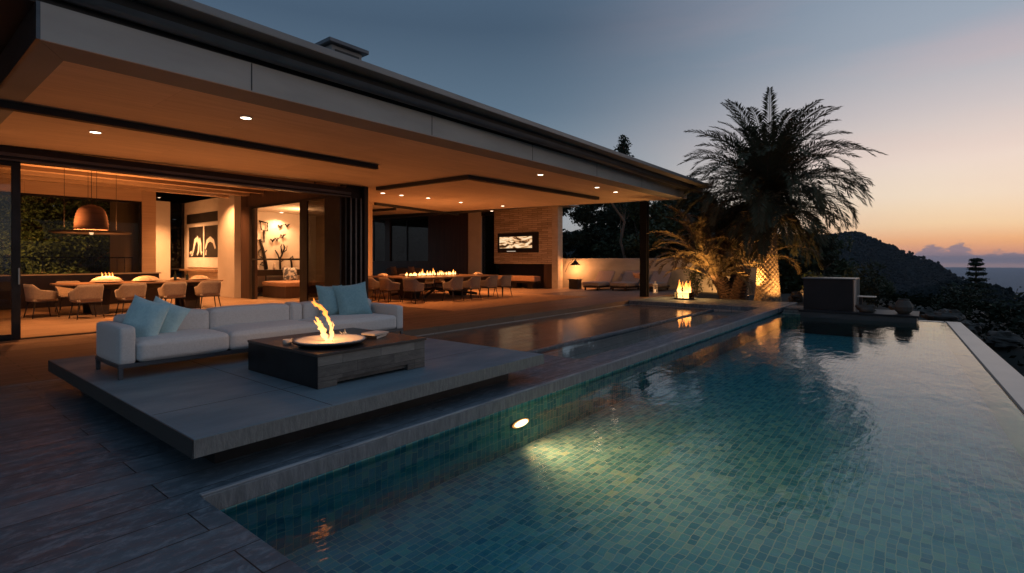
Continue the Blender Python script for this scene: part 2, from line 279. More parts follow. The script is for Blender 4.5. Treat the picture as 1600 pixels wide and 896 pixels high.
# ------------------------------------------------------------------ geometry helpers
class MB:
    def __init__(s): s.v = []; s.f = []
    def add(s, vs, fs):
        o = len(s.v); s.v += [tuple(v) for v in vs]; s.f += [tuple(i + o for i in f) for f in fs]; return s
    def box(s, x0, y0, z0, x1, y1, z1):
        x0, x1 = min(x0, x1), max(x0, x1); y0, y1 = min(y0, y1), max(y0, y1); z0, z1 = min(z0, z1), max(z0, z1)
        return s.add([(x0, y0, z0), (x1, y0, z0), (x1, y1, z0), (x0, y1, z0), (x0, y0, z1), (x1, y0, z1), (x1, y1, z1), (x0, y1, z1)],
                     [(3, 2, 1, 0), (4, 5, 6, 7), (0, 1, 5, 4), (1, 2, 6, 5), (2, 3, 7, 6), (3, 0, 4, 7)])
    def prism(s, poly, zb, zt):
        fb = zb if callable(zb) else (lambda x, y: zb); ft = zt if callable(zt) else (lambda x, y: zt)
        a = sum(poly[i][0] * poly[(i + 1) % len(poly)][1] - poly[(i + 1) % len(poly)][0] * poly[i][1] for i in range(len(poly)))
        if a < 0: poly = poly[::-1]
        n = len(poly); vs = [(x, y, fb(x, y)) for x, y in poly] + [(x, y, ft(x, y)) for x, y in poly]
        return s.add(vs, [tuple(range(n))[::-1], tuple(range(n, 2 * n))] + [(i, (i + 1) % n, n + (i + 1) % n, n + i) for i in range(n)])
    def tube(s, pts, rad, seg=8, flat=None, cap=True):
        pts = [Vector(p) for p in pts]; n = len(pts)
        if not isinstance(rad, (list, tuple)): rad = [rad] * n
        vs = []; fs = []; up = None
        for i, p in enumerate(pts):
            d = (pts[min(i + 1, n - 1)] - pts[max(i - 1, 0)]).normalized()
            if up is None: up = Vector((0, 0, 1)) if abs(d.z) < .9 else Vector((1, 0, 0))
            a = d.cross(up).normalized(); b = a.cross(d).normalized(); up = b
            for k in range(seg):
                t = 2 * pi * k / seg; vs.append(p + a * cos(t) * rad[i] + b * sin(t) * rad[i] * (flat or 1))
        for i in range(n - 1):
            for k in range(seg):
                fs.append((i * seg + k, i * seg + (k + 1) % seg, (i + 1) * seg + (k + 1) % seg, (i + 1) * seg + k))
        if cap: fs.append(tuple(range(seg))[::-1]); fs.append(tuple(range((n - 1) * seg, n * seg)))
        return s.add(vs, fs)
    def lathe(s, prof, c=(0, 0, 0), seg=32, sx=1, sy=1):
        vs = []; fs = []
        for r, z in prof:
            for k in range(seg):
                t = 2 * pi * k / seg; vs.append((c[0] + r * cos(t) * sx, c[1] + r * sin(t) * sy, c[2] + z))
        for i in range(len(prof) - 1):
            for k in range(seg): fs.append((i * seg + k, i * seg + (k + 1) % seg, (i + 1) * seg + (k + 1) % seg, (i + 1) * seg + k))
        return s.add(vs, fs)
    def build(s, name, m, parent=None, smooth=False, bevel=0, origin=None, kind=None, sub=0, seg=2):
        me = bpy.data.meshes.new(name)
        o3 = Vector(parent['_o']) if (parent is not None and '_o' in parent) else Vector((0, 0, 0))
        if origin is not None: o3 = Vector(origin)
        me.from_pydata([tuple(Vector(v) - o3) for v in s.v], [], s.f); me.update()
        bm = bmesh.new(); bm.from_mesh(me); bmesh.ops.recalc_face_normals(bm, faces=bm.faces) if len(bm.faces) < 4000 else None; bm.to_mesh(me); bm.free()
        ob = bpy.data.objects.new(name, me); C.objects.link(ob)
        if m: me.materials.append(m)
        if parent is not None: ob.parent = parent; ob['_o'] = tuple(o3)
        else: ob.location = o3; ob['_o'] = tuple(o3)
        if smooth:
            for p in me.polygons: p.use_smooth = True
        if sub:
            q = ob.modifiers.new('sub', 'SUBSURF'); q.levels = sub; q.render_levels = sub
        if bevel:
            q = ob.modifiers.new('bevel', 'BEVEL'); q.width = bevel; q.segments = seg; q.limit_method = 'ANGLE'; q.angle_limit = radians(40)
            q.harden_normals = False
        if kind: ob['kind'] = kind
        return ob
def thing(name, label, cat, loc=(0, 0, 0), group=None, rotz=0):
    o = bpy.data.objects.new(name, None); C.objects.link(o); o.location = loc; o.rotation_euler = (0, 0, rotz)
    o['label'] = label; o['category'] = cat; o['_o'] = tuple(loc)
    o.empty_display_size = .1
    if group: o['group'] = group
    return o
def tag(o, label, cat, group=None, kind=None):
    o['label'] = label; o['category'] = cat
    if group: o['group'] = group
    if kind: o['kind'] = kind
    return o
def light(kind, loc, energy, color=WARM, parent=None, size=.1, spot=None, blend=.5, target=None, name='lamp_or_fill_light'):
    l = bpy.data.lights.new(name, kind); l.energy = energy; l.color = color
    if kind == 'AREA': l.size = size
    elif kind != 'SUN': l.shadow_soft_size = size
    if spot: l.spot_size = radians(spot); l.spot_blend = blend
    o = bpy.data.objects.new(name, l); C.objects.link(o)
    v = Vector(loc)
    if parent is not None: o.parent = parent; v = v - Vector(parent['_o'])
    o.location = v
    if kind != 'SUN': o.visible_glossy = False
    if target is not None: o.rotation_euler = (Vector(target) - Vector(loc)).to_track_quat('-Z', 'Y').to_euler()
    return o
def copy_tree(o, parent=None):
    c = o.copy(); C.objects.link(c)
    if parent is not None: c.parent = parent
    for ch in o.children: copy_tree(ch, c)
    return c
def rbox(x0, y0, z0, x1, y1, z1, puff=.03, n=10, r=.06):
    """soft upholstery block: a rounded box whose faces swell a little"""
    cx, cy, cz = (x0 + x1) / 2, (y0 + y1) / 2, (z0 + z1) / 2; hx, hy, hz = (x1 - x0) / 2, (y1 - y0) / 2, (z1 - z0) / 2
    mb = MB(); r = min(r, hx * .95, hy * .95, hz * .95)
    def grid(f, d):
        vs = []
        for i in range(n + 1):
            for j in range(n + 1):
                u, v = -1 + 2 * i / n, -1 + 2 * j / n
                # cluster near edges
                u = math.copysign(abs(u) ** .6, u); v = math.copysign(abs(v) ** .6, v)
                q = Vector(f(u, v)); c = Vector((max(-hx + r, min(hx - r, q.x * hx)), max(-hy + r, min(hy - r, q.y * hy)), max(-hz + r, min(hz - r, q.z * hz))))
                p = Vector((q.x * hx, q.y * hy, q.z * hz)); dd = p - c
                p = c + dd.normalized() * r if dd.length > 1e-6 else p
                sw = puff * (1 - u ** 4) * (1 - v ** 4); p += Vector(d) * sw
                g3 = Vector((cx + p.x, cy + p.y, cz + p.z)); p += Vector(d) * ((.012 * mn.noise(g3 * 2.3) + .005 * mn.noise(g3 * 8)) * (1 - u ** 6) * (1 - v ** 6) * min(1, puff * 60))
                vs.append((cx + p.x, cy + p.y, cz + p.z))
        fs = [(i * (n + 1) + j, (i + 1) * (n + 1) + j, (i + 1) * (n + 1) + j + 1, i * (n + 1) + j + 1) for i in range(n) for j in range(n)]
        mb.add(vs, fs)
    grid(lambda u, v: (u, v, 1), (0, 0, 1)); grid(lambda u, v: (u, -v, -1), (0, 0, -.2)); grid(lambda u, v: (u, -1, v), (0, -.5, 0)); grid(lambda u, v: (-u, 1, v), (0, .3, 0))
    grid(lambda u, v: (1, u, v), (.3, 0, 0)); grid(lambda u, v: (-1, -u, v), (-.3, 0, 0)); return mb
def pillow(w, t, c, rot, seed=0, n=14):
    mb = MB(); rnd = random.Random(seed)
    R = Matrix.Rotation(rot[2], 3, 'Z') @ Matrix.Rotation(rot[1], 3, 'Y') @ Matrix.Rotation(rot[0], 3, 'X')
    for s in (1, -1):
        vs = []
        for i in range(n + 1):
            for j in range(n + 1):
                u, v = -1 + 2 * i / n, -1 + 2 * j / n
                th = t / 2 * ((1 - abs(u) ** 2.6) * (1 - abs(v) ** 2.6)) ** .55
                k = 1 - .10 * (1 - abs(v) ** 2) * abs(u) ** 3; k2 = 1 - .10 * (1 - abs(u) ** 2) * abs(v) ** 3
                wr = .012 * mn.noise(Vector((u * 2.3 + seed, v * 2.3, s)))
                p = Vector((u * w / 2 * k, s * (th + (wr if th > .01 else 0)), v * w / 2 * k2)); p = R @ p + Vector(c); vs.append(p)
        fs = [(i * (n + 1) + j, (i + 1) * (n + 1) + j, (i + 1) * (n + 1) + j + 1, i * (n + 1) + j + 1)[::s] for i in range(n) for j in range(n)]
        mb.add(vs, fs)
    return mb

def flame_tongue(mb, pts, rad, seed=0, n=20, seg=10, jit=.5):
    P_ = [Vector(p) for p in pts]; m = len(P_) - 1; out = []; rr = []
    for i in range(n + 1):
        u = i / n * m; k = min(int(u), m - 1); f = u - k
        a, b, c, d = P_[max(k - 1, 0)], P_[k], P_[k + 1], P_[min(k + 2, m)]
        p = .5 * ((2 * b) + (c - a) * f + (2 * a - 5 * b + 4 * c - d) * f * f + (3 * b - a - 3 * c + d) * f ** 3)
        r = rad[k] + (rad[k + 1] - rad[k]) * f; q = Vector((seed * 3.1, i * .55, seed))
        p = p + Vector((mn.noise(q), mn.noise(q + Vector((9, 0, 0))), 0)) * r * jit * min(1, i / 3); r *= 1 + .75 * mn.noise(q * 1.7 + Vector((0, 4, 4)))
        out.append(p); rr.append(max(r, .002))
    o = len(mb.v); mb.tube(out, rr, seg, .55)
    for i in range(o, len(mb.v)):
        v = Vector(mb.v[i]); c = out[min((i - o) // seg, n)]; g = 1 + .55 * mn.noise(v * 38 + Vector((seed, 0, 0))); mb.v[i] = tuple(c + (v - c) * g)
# ------------------------------------------------------------------ ceiling plane of the canopy
def zc(x, y=0): return 3.48 + .0145 * (x - 1)
def fy(x): return 6.37 + (x - 1) * .040        # canopy front edge
def xe(y): return 19.3 - .22 * (y - 7.1)       # canopy far edge
WZ = -.155

# ------------------------------------------------------------------ setting
def struct(name, mb, m, **k): return mb.build(name, m, kind='structure', **k)
struct('slate_deck', MB().prism([(-7, -7), (1.285, -7), (1.285, 3.50), (6.5, 3.50), (6.5, 8.285), (-7, 8.285)], -.13, 0)
       .prism([(6.5, 3.50), (16.95, 3.50), (16.95, 3.97), (6.5, 3.97)], -.13, 0)
       .prism([(16.95, 3.45), (19.75, 3.45), (19.75, 8.285), (16.95, 8.285)], -.13, 0), M_slate, bevel=.006)
M_coping = basic('coping stone face', (.215, .212, .215), (.145, .145, .15), .8, scale=(26, 26, 5), bump=.6, bscale=(60, 60, 20))
struct('coping_lip', MB().box(1.29, 3.47, -.128, 17.0, 3.499, -.008), M_coping, bevel=.008)
struct('coping_trim', MB().box(1.288, 3.476, -.007, 17.0, 3.512, .006), basic('worn trim', (.34, .34, .35), (.16, .165, .18), .5, scale=(3, 30, 30)), bevel=.003)
struct('timber_deck', MB().box(-7, 8.30, -.13, 24.5, 12.82, 0), M_timber)
struct('indoor_floor', MB().prism([(-7, 13.0), (9.0, 13.0), (9.0, 27), (-7, 27)], -.13, .004).prism([(9.0, 12.82), (24.5, 12.82), (24.5, 31), (9.0, 31)], -.13, -.001), M_inner)
struct('pool_floor', MB().prism([(1.2, -1.15), (17.3, -.45), (17.3, 3.7), (1.2, 3.7)], -.78, -.62), M_tfloor)
struct('pool_wall', MB().box(1.0, 3.51, -.78, 17.3, 3.75, -.13), M_twx)
struct('pool_end_wall', MB().box(1.05, -1.4, -.78, 1.275, 3.50, -.13).box(17.2, -.6, -.78, 17.45, 3.50, -.17), M_twy)
def iy(x): return -.34 + (x - 17.23) * .0432
def oy(x): return -.65 + (x - 17.48) * .0488
struct('infinity_edge', MB().prism([(1.28, iy(1.28) - .012), (17.5, iy(17.5) - .012), (17.5, oy(17.5)), (1.28, oy(1.28))], -1.6, WZ + .006), M_infin, bevel=.006)
struct('far_pool_edge', MB().box(17.23, -.32, -.78, 17.42, 3.44, WZ + .008), M_infin)
struct('pool_water', MB().prism([(1.27, iy(1.27) - .02), (17.235, iy(17.235) - .02), (17.235, 3.515), (1.27, 3.515)], -.63, WZ), M_water)
struct('infinity_wall', MB().prism([(1.28, iy(1.28) - .010), (17.23, iy(17.23) - .010), (17.23, iy(17.23)), (1.28, iy(1.28))], -.70, WZ - .004), basic('dark teal tile edge', (.02, .085, .10), (.03, .11, .12), .5))
struct('overflow_groove', MB().prism([(1.28, iy(1.28) - .040), (17.40, iy(17.4) - .040), (17.40, iy(17.4) - .013), (1.28, iy(1.28) - .013)], WZ - .02, WZ + .009), M_dark)
struct('reflecting_basin', MB().box(6.3, 3.8, -.5, 17.1, 8.5, -.36).box(6.5, 3.97, -.28, 16.95, 5.34, -.22).box(6.35, 3.9, -.36, 6.5, 8.4, -.13).box(6.5, 8.27, -.36, 16.95, 8.4, -.13).box(16.95, 3.9, -.36, 17.1, 8.4, -.13).box(6.5, 3.86, -.36, 16.95, 3.97, -.13),
       planks('basin stone plank', (.26, .235, .21), (.44, .41, .38), (.05, .045, .04), 1.7, .40, .006, (.5, .7), (2.2, 16, 16), .6, .3))
M_wet = planks('wet sunken plank', (.085, .07, .06), (.17, .145, .125), (.012, .010, .009), 2.6, .24, .004, (.10, .24), (1.6, 14, 14), .5, .25)
struct('sunken_shelf', MB().box(6.5, 5.36, -.36, 16.95, 8.27, -.145), M_wet, bevel=.004)
struct('shelf_kerb', MB().box(6.5, 5.34, -.36, 16.95, 5.42, -.135), M_slate, bevel=.004)
struct('basin_water', MB().add([(6.5, 3.97, -.165), (16.95, 3.97, -.165), (16.95, 5.34, -.165), (6.5, 5.34, -.165)], [(0, 1, 2, 3)]), M_water2)

# terrain: one sheet that drops from the garden to the valley
def th(x, y):
    # signed distance outside the house plateau toward the valley
    dx = max(0, x - 21.5); dy = max(0, -1.5 - y); z = -.10
    if x < 19.2 and y > -1.7 and x > -9 and y < 40: z = -1.5 if x < 17.6 else -1.5 + (x - 17.6) / 1.6 * 1.40
    if y >= 4.0 or x < 17:
        pass
    vy = max(0, 3.2 - y) if x > 17.6 else dy
    d = sqrt((max(0, x - 26) * .45) ** 2 + vy ** 2)
    drop = 0 if d < .5 else -(min(d, 80) - .5) * .19 - max(0, d - 80) * .32
    z += max(drop, -120) if (x > 17.6 or y < -1.5) else 0
    return z + .25 * mn.noise(Vector((x * .25, y * .25, 0))) * (0 if (x < 21 and y > -1.7) else 1)
def grid(xs, ys, f):
    mb = MB(); vs = [(x, y, f(x, y)) for x in xs for y in ys]; m = len(ys)
    return mb.add(vs, [(i * m + j, (i + 1) * m + j, (i + 1) * m + j + 1, i * m + j + 1) for i in range(len(xs) - 1) for j in range(m - 1)])
def axis(a, b, fine0, fine1, st, growth=1.25):
    xs = []; x = fine0
    while x <= fine1: xs.append(x); x += st
    s = st; x = xs[-1]
    while x < b: s *= growth; x += s; xs.append(x)
    s = st; x = xs[0]
    while x > a: s *= growth; x -= s; xs.insert(0, x)
    return xs
struct('ground', grid(axis(-60, 700, -10, 45, .8), axis(-420, 420, -12, 34, .8), th), M_soil, smooth=True)
# sea
struct('sea', MB().add([(-2000, -16000, -200), (18000, -16000, -200), (18000, 12000, -200), (-2000, 12000, -200)], [(0, 1, 2, 3)]), M_sea)
# hills: ridge profile by azimuth (deg, 0 = +X, negative to the right) and elevation angle
def ridge(name, prof, dist, depth, drop, seed, amp, n=180, m=26):
    vs = []; a0, a1 = prof[0][0], prof[-1][0]
    def el(a):
        for (p, e), (q, g) in zip(prof, prof[1:]):
            if p <= a <= q: return e + (g - e) * (a - p) / (q - p)
        return prof[-1][1]
    for i in range(n + 1):
        a = a0 + (a1 - a0) * i / n; e = el(a)
        for j in range(m + 1):
            t = j / m                      # 0 near foot .. 1 ridge .. beyond
            r = dist - depth * (1 - t)
            top = 1.45 + dist * math.tan(radians(e))
            z = top - (drop) * (1 - t) ** .9
            x, y = r * cos(radians(a)), r * sin(radians(a))
            s = dist / 60
            z += amp * dist * .004 * mn.fractal(Vector((x / s / 2, y / s / 2, seed)), 1, 2, 5) + amp * dist * .0022 * mn.noise(Vector((x / s * 1.3, y / s * 1.3, seed)))
            vs.append((x, y, z))
        a_ = radians(a); vs.append(((dist + depth) * cos(a_), (dist + depth) * sin(a_), 1.45 + dist * math.tan(radians(e)) - drop * 1.4))
    mm = m + 2
    fs = [(i * mm + j, (i + 1) * mm + j, (i + 1) * mm + j + 1, i * mm + j + 1) for i in range(n) for j in range(mm - 1)]
    o = MB().add(vs, fs).build(name, M_hill, kind='structure', smooth=True); return o, el
hill_prof = [(-14, -5.5), (-7.5, -4.2), (-5.0, -3.1), (-3.5, -2.4), (-2.5, -1.9), (-1.6, -1.25), (-.8, -.6), (0, -.12), (1.0, .35), (2.2, .98), (3.5, 1.65), (4.7, 2.35), (5.3, 2.5), (7.0, 2.4), (9, 2.2), (14, 2.6), (25, 3.2), (40, 3.0), (65, 3.5), (100, 3.5)]
ridge('far_hill', hill_prof, 950, 700, 150, 3.1, 1.0, n=420, m=40)
mid_prof = [(-20, -6.5), (-9, -4.2), (-6.2, -3.2), (-4.9, -2.4), (-3.5, -2.05), (-2.0, -1.75), (0, -2.4), (2, -2.9), (5, -3.0), (9, -2.4), (16, -2.0), (28, -1.0), (60, 1.0), (100, 2.0)]
ridge('near_hill', mid_prof, 320, 200, 50, 8.7, 1.1, n=300, m=34)

# tree-top bumps that give the ridges their wooded outline
def forest(name, prof, dist, cnt, seed, hs, label):
    rnd = random.Random(seed); mb = MB()
    def el(a):
        for (p, e), (q, g) in zip(prof, prof[1:]):
            if p <= a <= q: return e + (g - e) * (a - p) / (q - p)
        return prof[-1][1]
    for k in range(cnt):
        a = rnd.uniform(-9, 12) if rnd.random() < .8 else rnd.uniform(-9, 30)
        t = 1 - abs(rnd.gauss(0, .16)); r = dist * (.30 + .70 * t) if name == 'far_wood' else dist * (.4 + .6 * t)
        s = hs * rnd.uniform(.5, 1.3) * r / dist
        top = 1.45 + dist * math.tan(radians(el(a))); dd = 150 if name == 'far_wood' else 50; tt = 1 - (dist - r) / (700 if name == 'far_wood' else 200)
        z = top - dd * max(0, 1 - tt) ** .9
        x, y = r * cos(radians(a)), r * sin(radians(a))
        for q in range(rnd.randint(2, 4)):
            cx, cy, cz = x + rnd.gauss(0, s * .5), y + rnd.gauss(0, s * .5), z + rnd.uniform(-.2, .45) * s
            vs = []
            rr = s * rnd.uniform(.35, .7)
            for i in range(4):
                for j in range(6):
                    ph = (i + .5) / 4 * pi; ps = j / 6 * 2 * pi; w = rr * rnd.uniform(.75, 1.25)
                    vs.append((cx + w * sin(ph) * cos(ps), cy + w * sin(ph) * sin(ps), cz + w * 1.1 * cos(ph)))
            vs.append((cx, cy, cz + rr * 1.2))
            fs = [(i * 6 + j, (i + 1) * 6 + j, (i + 1) * 6 + (j + 1) % 6, i * 6 + (j + 1) % 6) for i in range(3) for j in range(6)] + [(j, (j + 1) % 6, 24) for j in range(6)]
            mb.add(vs, fs)
    o = mb.build(name, M_hill); tag(o, label, 'woodland', kind='stuff')
forest('far_wood', hill_prof, 950, 5200, 11, 3.0, 'dark woodland covering the distant hill against the sunset')
forest('near_wood', mid_prof, 320, 3200, 12, 1.4, 'dark treetops of the nearer slope below the sea')

# ------------------------------------------------------------------ villa
V = thing('villa', 'long low modern villa with a deep overhanging canopy, lit orange inside', 'house', (0, 12.9, 0))
eps = .003
front = [(1.0, fy(1.0)), (19.3, fy(19.3)), (xe(31), 31), (1.0, 31)]
def inset_canopy():
    # underside: border strip along front and left edge, then the main field
    b = .42
    mb = MB()
    P4 = [(1.0, fy(1)), (19.3, fy(19.3)), (xe(31), 31), (1.0, 31)]
    mb.prism([(1.0, fy(1)), (19.3, fy(19.3)), (xe(13.0), 13.0), (1.0, 13.0)], zc, lambda x, y: zc(x) + .06)
    mb.prism([(9.0, 13.0), (xe(13.0), 13.0), (xe(31), 31), (9.0, 31)], zc, lambda x, y: zc(x) + .06)
    return mb
cl = inset_canopy().build('ceiling', M_ceil, V)
# border band of the soffit and thin panel joints, slightly proud
MB().prism([(1.0, fy(1)), (19.3, fy(19.3)), (19.2, fy(19.3) + .50), (1.26, fy(1) + .50)], lambda x, y: zc(x) - .008, lambda x, y: zc(x) - .001).prism([(1.0, fy(1) + .01), (1.26, fy(1) + .51), (1.26, 13.0), (1.0, 13.0)], lambda x, y: zc(x) - .008, lambda x, y: zc(x) - .001).build('soffit_border', basic('grey soffit border', (.20, .195, .19), (.17, .165, .16), .7, scale=(1, 1, 1)), V)
fa = MB().prism([(1.0, fy(1) - .03), (19.33, fy(19.3) - .03), (19.33, fy(19.3) - .001), (1.0, fy(1) - .001)], lambda x, y: zc(x) - .012, lambda x, y: zc(x) + .335)
fa.build('fascia', M_fascia, V)
MB().prism([(.97, fy(1) - .03), (1.0 - .001, fy(1) - .03), (1.0 - .001, 13.0), (.97, 13.0)], lambda x, y: zc(1) - .012, lambda x, y: zc(1) + .335).build('end_fascia', M_grey, V)
MB().prism([(19.301, fy(19.3)), (19.33, fy(19.3)), (xe(31) + .03, 31), (xe(31) + .001, 31)], lambda x, y: zc(x) - .012, 4.10).build('far_fascia', M_fascia, V)
for x in (2.93, 5.98, 9.0, 12.0, 15.0): MB().box(x, fy(x) - .0335, zc(x) - .0, x + .012, fy(x) - .030, zc(x) + .33).build('fascia_joint', M_dark, V)
# roof above: lower dark soffit, gutter, outer plate
def ry(x): return 6.08 + (x - 1) * .009
rf = MB().prism([(-6, ry(-6)), (19.75, ry(19.75)), (19.75, 13.8), (22.6, 13.8), (22.6, 31), (-6, 31)], 4.115, 4.21)
roof = rf.build('roof', M_roofmetal, V, bevel=.01)
MB().prism([(-6, ry(-6) + .28), (19.6, ry(19.75) + .30), (19.6, 31), (-6, 31)], 3.97, 4.112).build('roof_soffit', M_dark, V)
MB().prism([(-6, fy(-6) - .28), (1, fy(1) - .12), (19.36, fy(19.3) - .12), (19.36, 31), (-6, 31)], lambda x, y: zc(max(x, 1)) + .337, 3.968 + .0).build('roof_recess', M_dark, V) if False else None
MB().prism([(-6, 6.40), (1.0, fy(1) + .02), (19.28, fy(19.3) + .02), (19.28, 13.0), (-6, 13.0)], lambda x, y: zc(max(x, 1)) + .336, 4.09).build('roof_upstand', M_dark, V)
g = MB(); prof = []
for k in range(9):
    a = pi + pi * k / 8; prof.append((cos(a) * .075, sin(a) * .075))
for (x, y0) in ((-6, ry(-6) + .20), (19.55, fy(19.5) - .16)):
    pass
n = 40; vs = []; fs = []
for i in range(n + 1):
    x = -6 + 25.6 * i / n; yb = (ry(x) + .24) * (1 - .5 * max(0, (x - 1) / 18.3)) + (fy(x) - .09) * (.5 * max(0, (x - 1) / 18.3)); zb = 3.97 + .004 * (x - 1)
    for (dy, dz) in [(-.085, .0)] + [(p[0] * 1.0, p[1] * 1.0 - .02) for p in prof] + [(.085, 0)]: vs.append((x, yb + dy, zb + dz))
k = len(prof) + 2
for i in range(n):
    for q in range(k - 1): fs.append((i * k + q, (i + 1) * k + q, (i + 1) * k + q + 1, i * k + q + 1))
MB().add(vs, fs).build('gutter', M_grey, roof, smooth=True)
# roof vent
vt = MB().box(4.38, 7.0, 4.20, 4.92, 7.36, 4.70); vo = vt.build('roof_vent', M_roofmetal, roof, bevel=.01)
vc = MB().box(4.30, 6.92, 4.70, 5.0, 7.44, 4.765); vc.build('vent_cap', M_grey, vo, bevel=.01)
vl = MB()
for k in range(5): vl.box(4.44, 6.985, 4.30 + k * .075, 4.86, 6.999, 4.335 + k * .075)
vl.build('louvre', M_dark, vo)
# ceiling slots
def strip(pts, w):
    mb = MB()
    for (a, b) in zip(pts, pts[1:]):
        d = Vector((b[0] - a[0], b[1] - a[1])).normalized(); nn = Vector((-d.y, d.x)) * w / 2
        mb.prism([(a[0] + nn.x, a[1] + nn.y), (a[0] - nn.x, a[1] - nn.y), (b[0] - nn.x, b[1] - nn.y), (b[0] + nn.x, b[1] + nn.y)], lambda x, y: zc(x) - .10, lambda x, y: zc(x) - .0015)
    return mb
strip([(1.02, 9.22), (7.15, 9.62)], .12).build('ceiling_track', M_dark, V)
strip([(9.52, 12.75), (9.62, 9.20)], .15).build('ceiling_track', M_dark, V)
strip([(9.55, 9.17), (16.5, 9.30)], .17).build('ceiling_track', M_dark, V)
strip([(12.2, 16.5), (18.4, 18.2)], .12).build('ceiling_track', M_dark, V)
strip([(13.8, 20.6), (14.2, 17.8)], .12).build('ceiling_track', M_dark, V)
# facade head beam and floor track
MB().box(-6, 12.80, 3.22, 8.62, 13.0, zc(1) - .004).build('head_beam', M_black, V)
MB().box(-6, 12.765, 3.30, 8.62, 12.798, 3.36).box(-6, 12.765, 3.22, 8.62, 12.798, 3.25).build('head_rail', M_grey, V)
MB().box(-6, 12.82, -.05, 8.62, 12.99, .012).build('floor_track', M_black, V)
for xx in (-2.0, 1.6, 5.2):
    lo = light('AREA', (xx + 1.2, 12.72, .03), 38, parent=V, size=3.2, target=(xx + 1.6, 10.6, 3.5), name='ceiling_fill_light'); lo.data.shape = 'RECTANGLE'; lo.data.size_y = .06  # unseen fill lamps added to warm the canopy ceiling, no fixture
# stacked sliding door leaves at the pillar
for k in range(5):
    x = 8.30 + k * .17
    fr = MB().box(x, 12.84, .014, x + .05, 13.62, 3.219).build('sliding_door_leaf', M_grey if k in (2, 3, 4) else M_black, V, bevel=.004)
MB().box(8.62, 13.0, 0.006, 9.18, 13.7, zc(9) - .004).build('pillar', M_black, V, bevel=.01)
MB().box(9.13, 12.86, .014, 9.26, 13.3, zc(9) - .004).build('pillar_edge', M_dark, V, bevel=.005)
# fixed glazing left of the opening
wl = MB().box(1.64, 12.86, .012, 1.76, 12.94, 3.22).box(-6, 12.86, .012, 1.64, 12.94, .10).box(-6, 12.86, 3.14, 1.64, 12.94, 3.219)
wf = wl.build('glass_door', M_black, V, bevel=.004)
MB().box(-6, 12.895, .10, 1.64, 12.905, 3.14).build('pane', M_glasspane, wf)
MB().box(1.72, 12.82, 1.0, 1.745, 12.855, 1.30).build('handle', basic('brushed steel', (.5, .45, .4), None, .3, 1.0), wf, bevel=.005)
# dining room shell
MB().prism([(-7, 13.01), (9.4, 13.01), (9.4, 27), (-7, 27)], 3.97, 4.08).build('dining_ceiling', M_beamwood, V)
for k, y in enumerate((14.0, 15.1, 16.2, 17.3, 18.4, 19.5, 20.6)):
    MB().box(-6.9, y, 3.80, 8.85, y + .30, 3.968).build('ceiling_beam', M_beamwood, V, bevel=.006)
# back wall with big window (Y 21.3)
MB().box(-7, 21.3, 3.47, 6.0, 21.5, 3.966).box(-7, 21.3, .01, 6.0, 21.5, .6).box(6.001, 21.3, .01, 6.42, 21.5, 3.966).build('back_wall', M_beamwood, V)
bw = MB()
for x in (-6.9, 5.93): bw.box(x, 21.36, .6, x + .07, 21.44, 3.467)
bw.box(-6.83, 21.36, 3.40, 5.93, 21.44, 3.467)
wfr = bw.build('window', M_black, V); MB().box(-6.83, 21.395, .6, 5.93, 21.405, 3.40).build('pane', M_softglass, wfr)
# alcove beyond: column, tall window, art wall
MB().box(6.22, 21.501, .01, 6.42, 26.0, 3.968).build('alcove_side_wall', M_brownwall, V)
MB().box(7.72, 25.7, .01, 8.28, 26.2, 3.968).box(6.42, 26.0, .01, 7.70, 26.2, 3.968).build('alcove_wall', M_plaster, V)
w2 = MB().box(8.28, 25.9, .01, 8.36, 26.0, 3.968).box(8.80, 25.9, .01, 8.90, 26.0, 3.968).box(8.359, 25.9, 1.0, 8.801, 26.0, 1.08).build('narrow_window', M_black, V)
MB().box(8.36, 25.94, .01, 8.80, 25.95, 3.968).build('pane', M_darkglass, w2)
MB().box(8.9, 19.72, .01, 9.1, 26.2, 3.968).build('art_wall', M_plaster, V)
MB().box(8.70, 22.0, .96, 8.899, 26.0, 1.04).build('wall_ledge', M_wood, V)
MB().box(8.885, 22.3, 3.02, 8.899, 25.6, 3.42).build('louvre_panel', M_artblack, V)
MB().box(8.6, 20.2, .01, 8.899, 21.65, 3.968).build('lit_pier', M_plaster, V, bevel=.01)
# doorway frame to the lounge room, X = 8.9
dz = 3.40
MB().box(8.84, 19.25, .01, 9.02, 19.72, dz).box(8.84, 19.72, .01, 8.899, 20.19, 3.9).box(8.86, 13.7, dz, 9.06, 19.72, 3.968).build('door_surround', M_brownwall, V)
df = MB().box(8.80, 19.2, .01, 8.90, 19.42, dz).box(8.80, 15.72, .01, 8.90, 15.90, dz).box(8.80, 15.90, dz - .09, 8.90, 19.2, dz).box(8.80, 15.90, 1.43, 8.85, 19.2, 1.49).build('door_frame', M_black, V, bevel=.004)
sd = MB().box(8.74, 15.34, .014, 8.79, 15.62, dz).box(8.74, 13.78, .014, 8.79, 13.95, dz).box(8.74, 13.95, dz - .08, 8.79, 15.34, dz).box(8.74, 13.95, .014, 8.79, 15.34, .12).build('sliding_glass_door', M_black, V, bevel=.004)
MB().box(8.76, 13.95, .12, 8.77, 15.34, dz - .08).build('pane', M_darkglass, sd)
